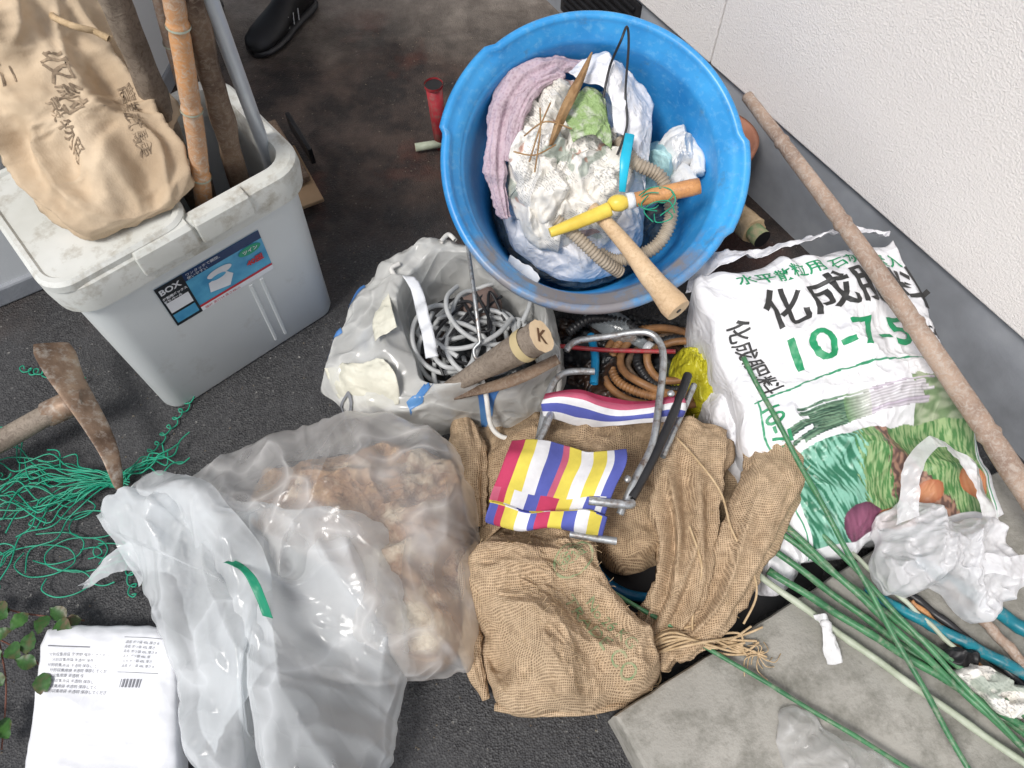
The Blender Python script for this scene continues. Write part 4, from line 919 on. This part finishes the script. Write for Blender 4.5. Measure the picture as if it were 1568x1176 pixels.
sheet('green_scrap',[[(-.46,.35,.27),(-.42,.33,.285),(-.385,.27,.27)],[(-.44,.355,.27),(-.40,.325,.285),(-.365,.265,.27)]],M('green_pla',(.01,.24,.13),.4),fbg,10,10,(12,.01),3,thick=.0006)
# ------------------------------------------------------------------ white package
wp=E('white_package')
pk=pillow('wrapped_sheets',[(-.845,.27),(-.84,.298),(-.80,.302),(-.66,.302),(-.63,.295),(-.60,.262),(-.575,.15),(-.549,.05),(-.535,-.03),(-.80,-.03),(-.808,.072),(-.83,.18)],.045,.018,WHITE,p=8,cr=(4,.010),rg=(4,.010),seed=51,parent=wp,N=260,R=60,sharp=True,edge=.003,lat=.2,inset=.99)
PG=M('print_grey',(.22,.22,.24),.5)
for i in range(8): decal('text_line','分別収集用袋 半透明 保存してください'[:18-(i*5)%7],(-.815+.006*(i%2),.247-.0085*i),-.03,.0065,PG,pk,wp,off=.001)
decal('bar','',(-.82,.262),-.03,1,PG,pk,wp,off=.001,shape=gridshape(.075,.0018,12,1))
for i in range(6): decal('text_line','品名 ポリ袋 45L 厚さ 0.02mm'[:16-(i*3)%5],(-.685,.268-.0078*i),-.03,.0055,PG,pk,wp,off=.001)
for (x,y,w,h) in((-.69,.278,.07,.0008),(-.69,.22,.07,.0008)): decal('rule','',(x,y),-.03,1,PG,pk,wp,off=.001,shape=gridshape(w,h,10,1))
for i in range(18):
    if i%3!=1: decal('barcode','',(-.68+.0019*i,.195),-.03,1,PG,pk,wp,off=.001,shape=gridshape(.001+.0005*(i%2),.014,1,3))
# ------------------------------------------------------------------ mattock
mt=E('mattock')
cl=[V((-.965,.86,.13)),V((-.92,.79,.125)),V((-.872,.73,.12)),V((-.825,.67,.11)),V((-.795,.62,.09)),V((-.781,.565,.05))]
q=cat(cl,8);n=len(q);rings=[]
for i,p in enumerate(q):
    f=i/(n-1);t_=(q[min(i+1,n-1)]-q[max(i-1,0)]).normalized();s_=V((-.72,-.35,.6));s_=(s_-t_*s_.dot(t_)).normalized();nn=t_.cross(s_)
    w=.044*(1-.35*math.sin(f*3.1)) if f<.4 else .034*(1-f)**.6+.004;th_=.003+.006*math.exp(-((f-.35)/.15)**2)
    if f<.08: w*=.75+3*f
    rings.append([p+s_*w*math.cos(a_)+nn*th_*math.sin(a_) for a_ in [2*math.pi*k/20 for k in range(20)]])
loft('blade',rings,RUST,mt)
tube('eye',[(-.865,.735,.115),(-.90,.725,.11),(-.94,.705,.105)],[.022,.027,.026],RUST,mt,18)
q,r=interp([(-.90,.725,.11),(-.97,.68,.105),(-1.1,.59,.09),(-1.35,.42,.05)],[.023,.022,.021,.02],8);tube('handle',q,r,WOODG,mt,18,rn=.1)
# ------------------------------------------------------------------ green twine tangle
sp=[];K=V((-.80,.60,.02))
for i in range(38):
    a_=random.choice([random.uniform(2.7,3.9),random.uniform(2.7,4.3),random.uniform(.2,1.0)]);L_=random.uniform(.18,.40) if a_>2 else random.uniform(.10,.20)
    pts=[K+V((random.uniform(-.02,.02),random.uniform(-.02,.02),0))];n=7
    for k in range(1,n):
        f=k/(n-1);aa=a_+random.uniform(-.04,.04)+f*random.uniform(-.35,.35);pts.append(K+V((math.cos(aa)*L_*f,math.sin(aa)*L_*f*.8,.008+random.uniform(-.004,.012)*(1 if k<n-1 else .2))))
    sp.append(pts)
for i in range(22):
    c=V((random.uniform(-1.1,-.72),random.uniform(.36,.56),.008));r_=random.uniform(.012,.05);a0=random.uniform(0,6)
    sp.append([c+V((r_*math.cos(a0+k*.9)*(1+.1*k),r_*.7*math.sin(a0+k*.9),.004+.004*(k%2))) for k in range(random.randint(4,9))])
for (x0,y0,x1,y1) in((-.78,.62,-.70,.80),(-.79,.55,-.72,.36),(-1.1,.87,-.95,.84),(-1.15,.62,-.95,.60)):
    sp.append([V((x0+(x1-x0)*k/39+.008*math.cos(k*1.5),y0+(y1-y0)*k/39+.008*math.sin(k*1.5),.01+.004*math.sin(k*.7))) for k in range(40)])
curves('green_twine',sp,.0015,GTW,None,n=5)
# ------------------------------------------------------------------ vine
vn=E('vine_plant')
def leaf(p,ang_,L_,tilt):
    n=9;vs=[];fs=[]
    for i in range(n):
        f=i/(n-1);w=L_*.36*math.sin(math.pi*min(1,f**.75))*(1 if f<.98 else 0)+.0004
        for s_ in(-1,-.5,0,.5,1):
            vs.append(V((f*L_,s_*w,.25*abs(s_)*w+.25*L_*math.sin(f*2.2)*.4+.002*math.sin(f*20)*abs(s_))))
    for i in range(n-1):
        for k in range(4): a_=i*5+k;fs.append((a_,a_+1,a_+6,a_+5))
    R_=Matrix.Translation(p)@Matrix.Rotation(ang_,4,'Z')@Matrix.Rotation(tilt,4,'Y')
    mesh('leaf',[R_@v for v in vs],fs,LEAF,vn)
stems=[[(-1.0,.36,.02),(-.92,.33,.04),(-.85,.32,.04),(-.79,.315,.03)],[(-.98,.36,.02),(-.93,.28,.04),(-.89,.2,.04),(-.87,.10,.03)],[(-.93,.28,.04),(-.86,.25,.05),(-.82,.22,.05)],[(-1.0,.2,.02),(-.93,.15,.04),(-.88,.12,.05)]]
curves('stems',stems,.0016,STEM,vn)
for s_ in stems:
    for p in cat(s_,2)[1:]: leaf(p+V((0,0,.01)),random.uniform(0,6.3),random.uniform(.03,.045),random.uniform(-.3,.2))
for p in((-.95,.34),(-.83,.305)): leaf(V((*p,.05)),random.uniform(0,6.3),.045,-.1)
sp_v=[];sp_f=[]
for i in range(900):
    x=random.uniform(-1.0,.4);y=random.uniform(.0,2.1)
    r_=random.uniform(.001,.0033);b_=len(sp_v)
    for dv in((1,0,0),(-.5,.8,0),(-.5,-.8,0),(0,0,.9)): sp_v.append(V((x+dv[0]*r_*random.uniform(.6,1.4),y+dv[1]*r_,.0005+dv[2]*r_)))
    sp_f+=[(b_,b_+1,b_+3),(b_+1,b_+2,b_+3),(b_+2,b_,b_+3)]
mesh('ground_grit',sp_v,sp_f,M('grit',(.25,.22,.17),.8,(.12,.09,.07),50),None,False)
# ------------------------------------------------------------------ light, world, camera
w=bpy.data.worlds.new('World');sc.world=w;w.use_nodes=True;nt=w.node_tree
bg=nt.nodes['Background'];sky=nt.nodes.new('ShaderNodeTexSky');sky.sky_type='NISHITA';sky.sun_disc=False
EL,AZ=math.radians(55),math.radians(220)
sky.sun_elevation=EL;sky.sun_rotation=AZ;sky.air_density=1.0;sky.dust_density=2.5
hs=nt.nodes.new('ShaderNodeHueSaturation');hs.inputs['Saturation'].default_value=.55
nt.links.new(sky.outputs[0],hs.inputs['Color']);nt.links.new(hs.outputs[0],bg.inputs[0]);bg.inputs[1].default_value=.13
su=bpy.data.lights.new('sun','SUN');su.energy=2.7;su.angle=math.radians(16);su.color=(1,.97,.93)
so=link(bpy.data.objects.new('sun',su))
dirv=V((math.sin(AZ)*math.cos(EL),math.cos(AZ)*math.cos(EL),math.sin(EL)))
so.rotation_euler=dirv.to_track_quat('Z','Y').to_euler();so.location=dirv*5
cam=bpy.data.cameras.new('camera');cam.sensor_width=36;cam.lens=26.4;cam.clip_end=200;cam.clip_start=.02
co=link(bpy.data.objects.new('camera',cam));co.location=(0,0,1.45);co.rotation_euler=(math.radians(30),0,0)
sc.camera=co
sc.view_settings.view_transform='Standard';sc.view_settings.look='None';sc.view_settings.exposure=0
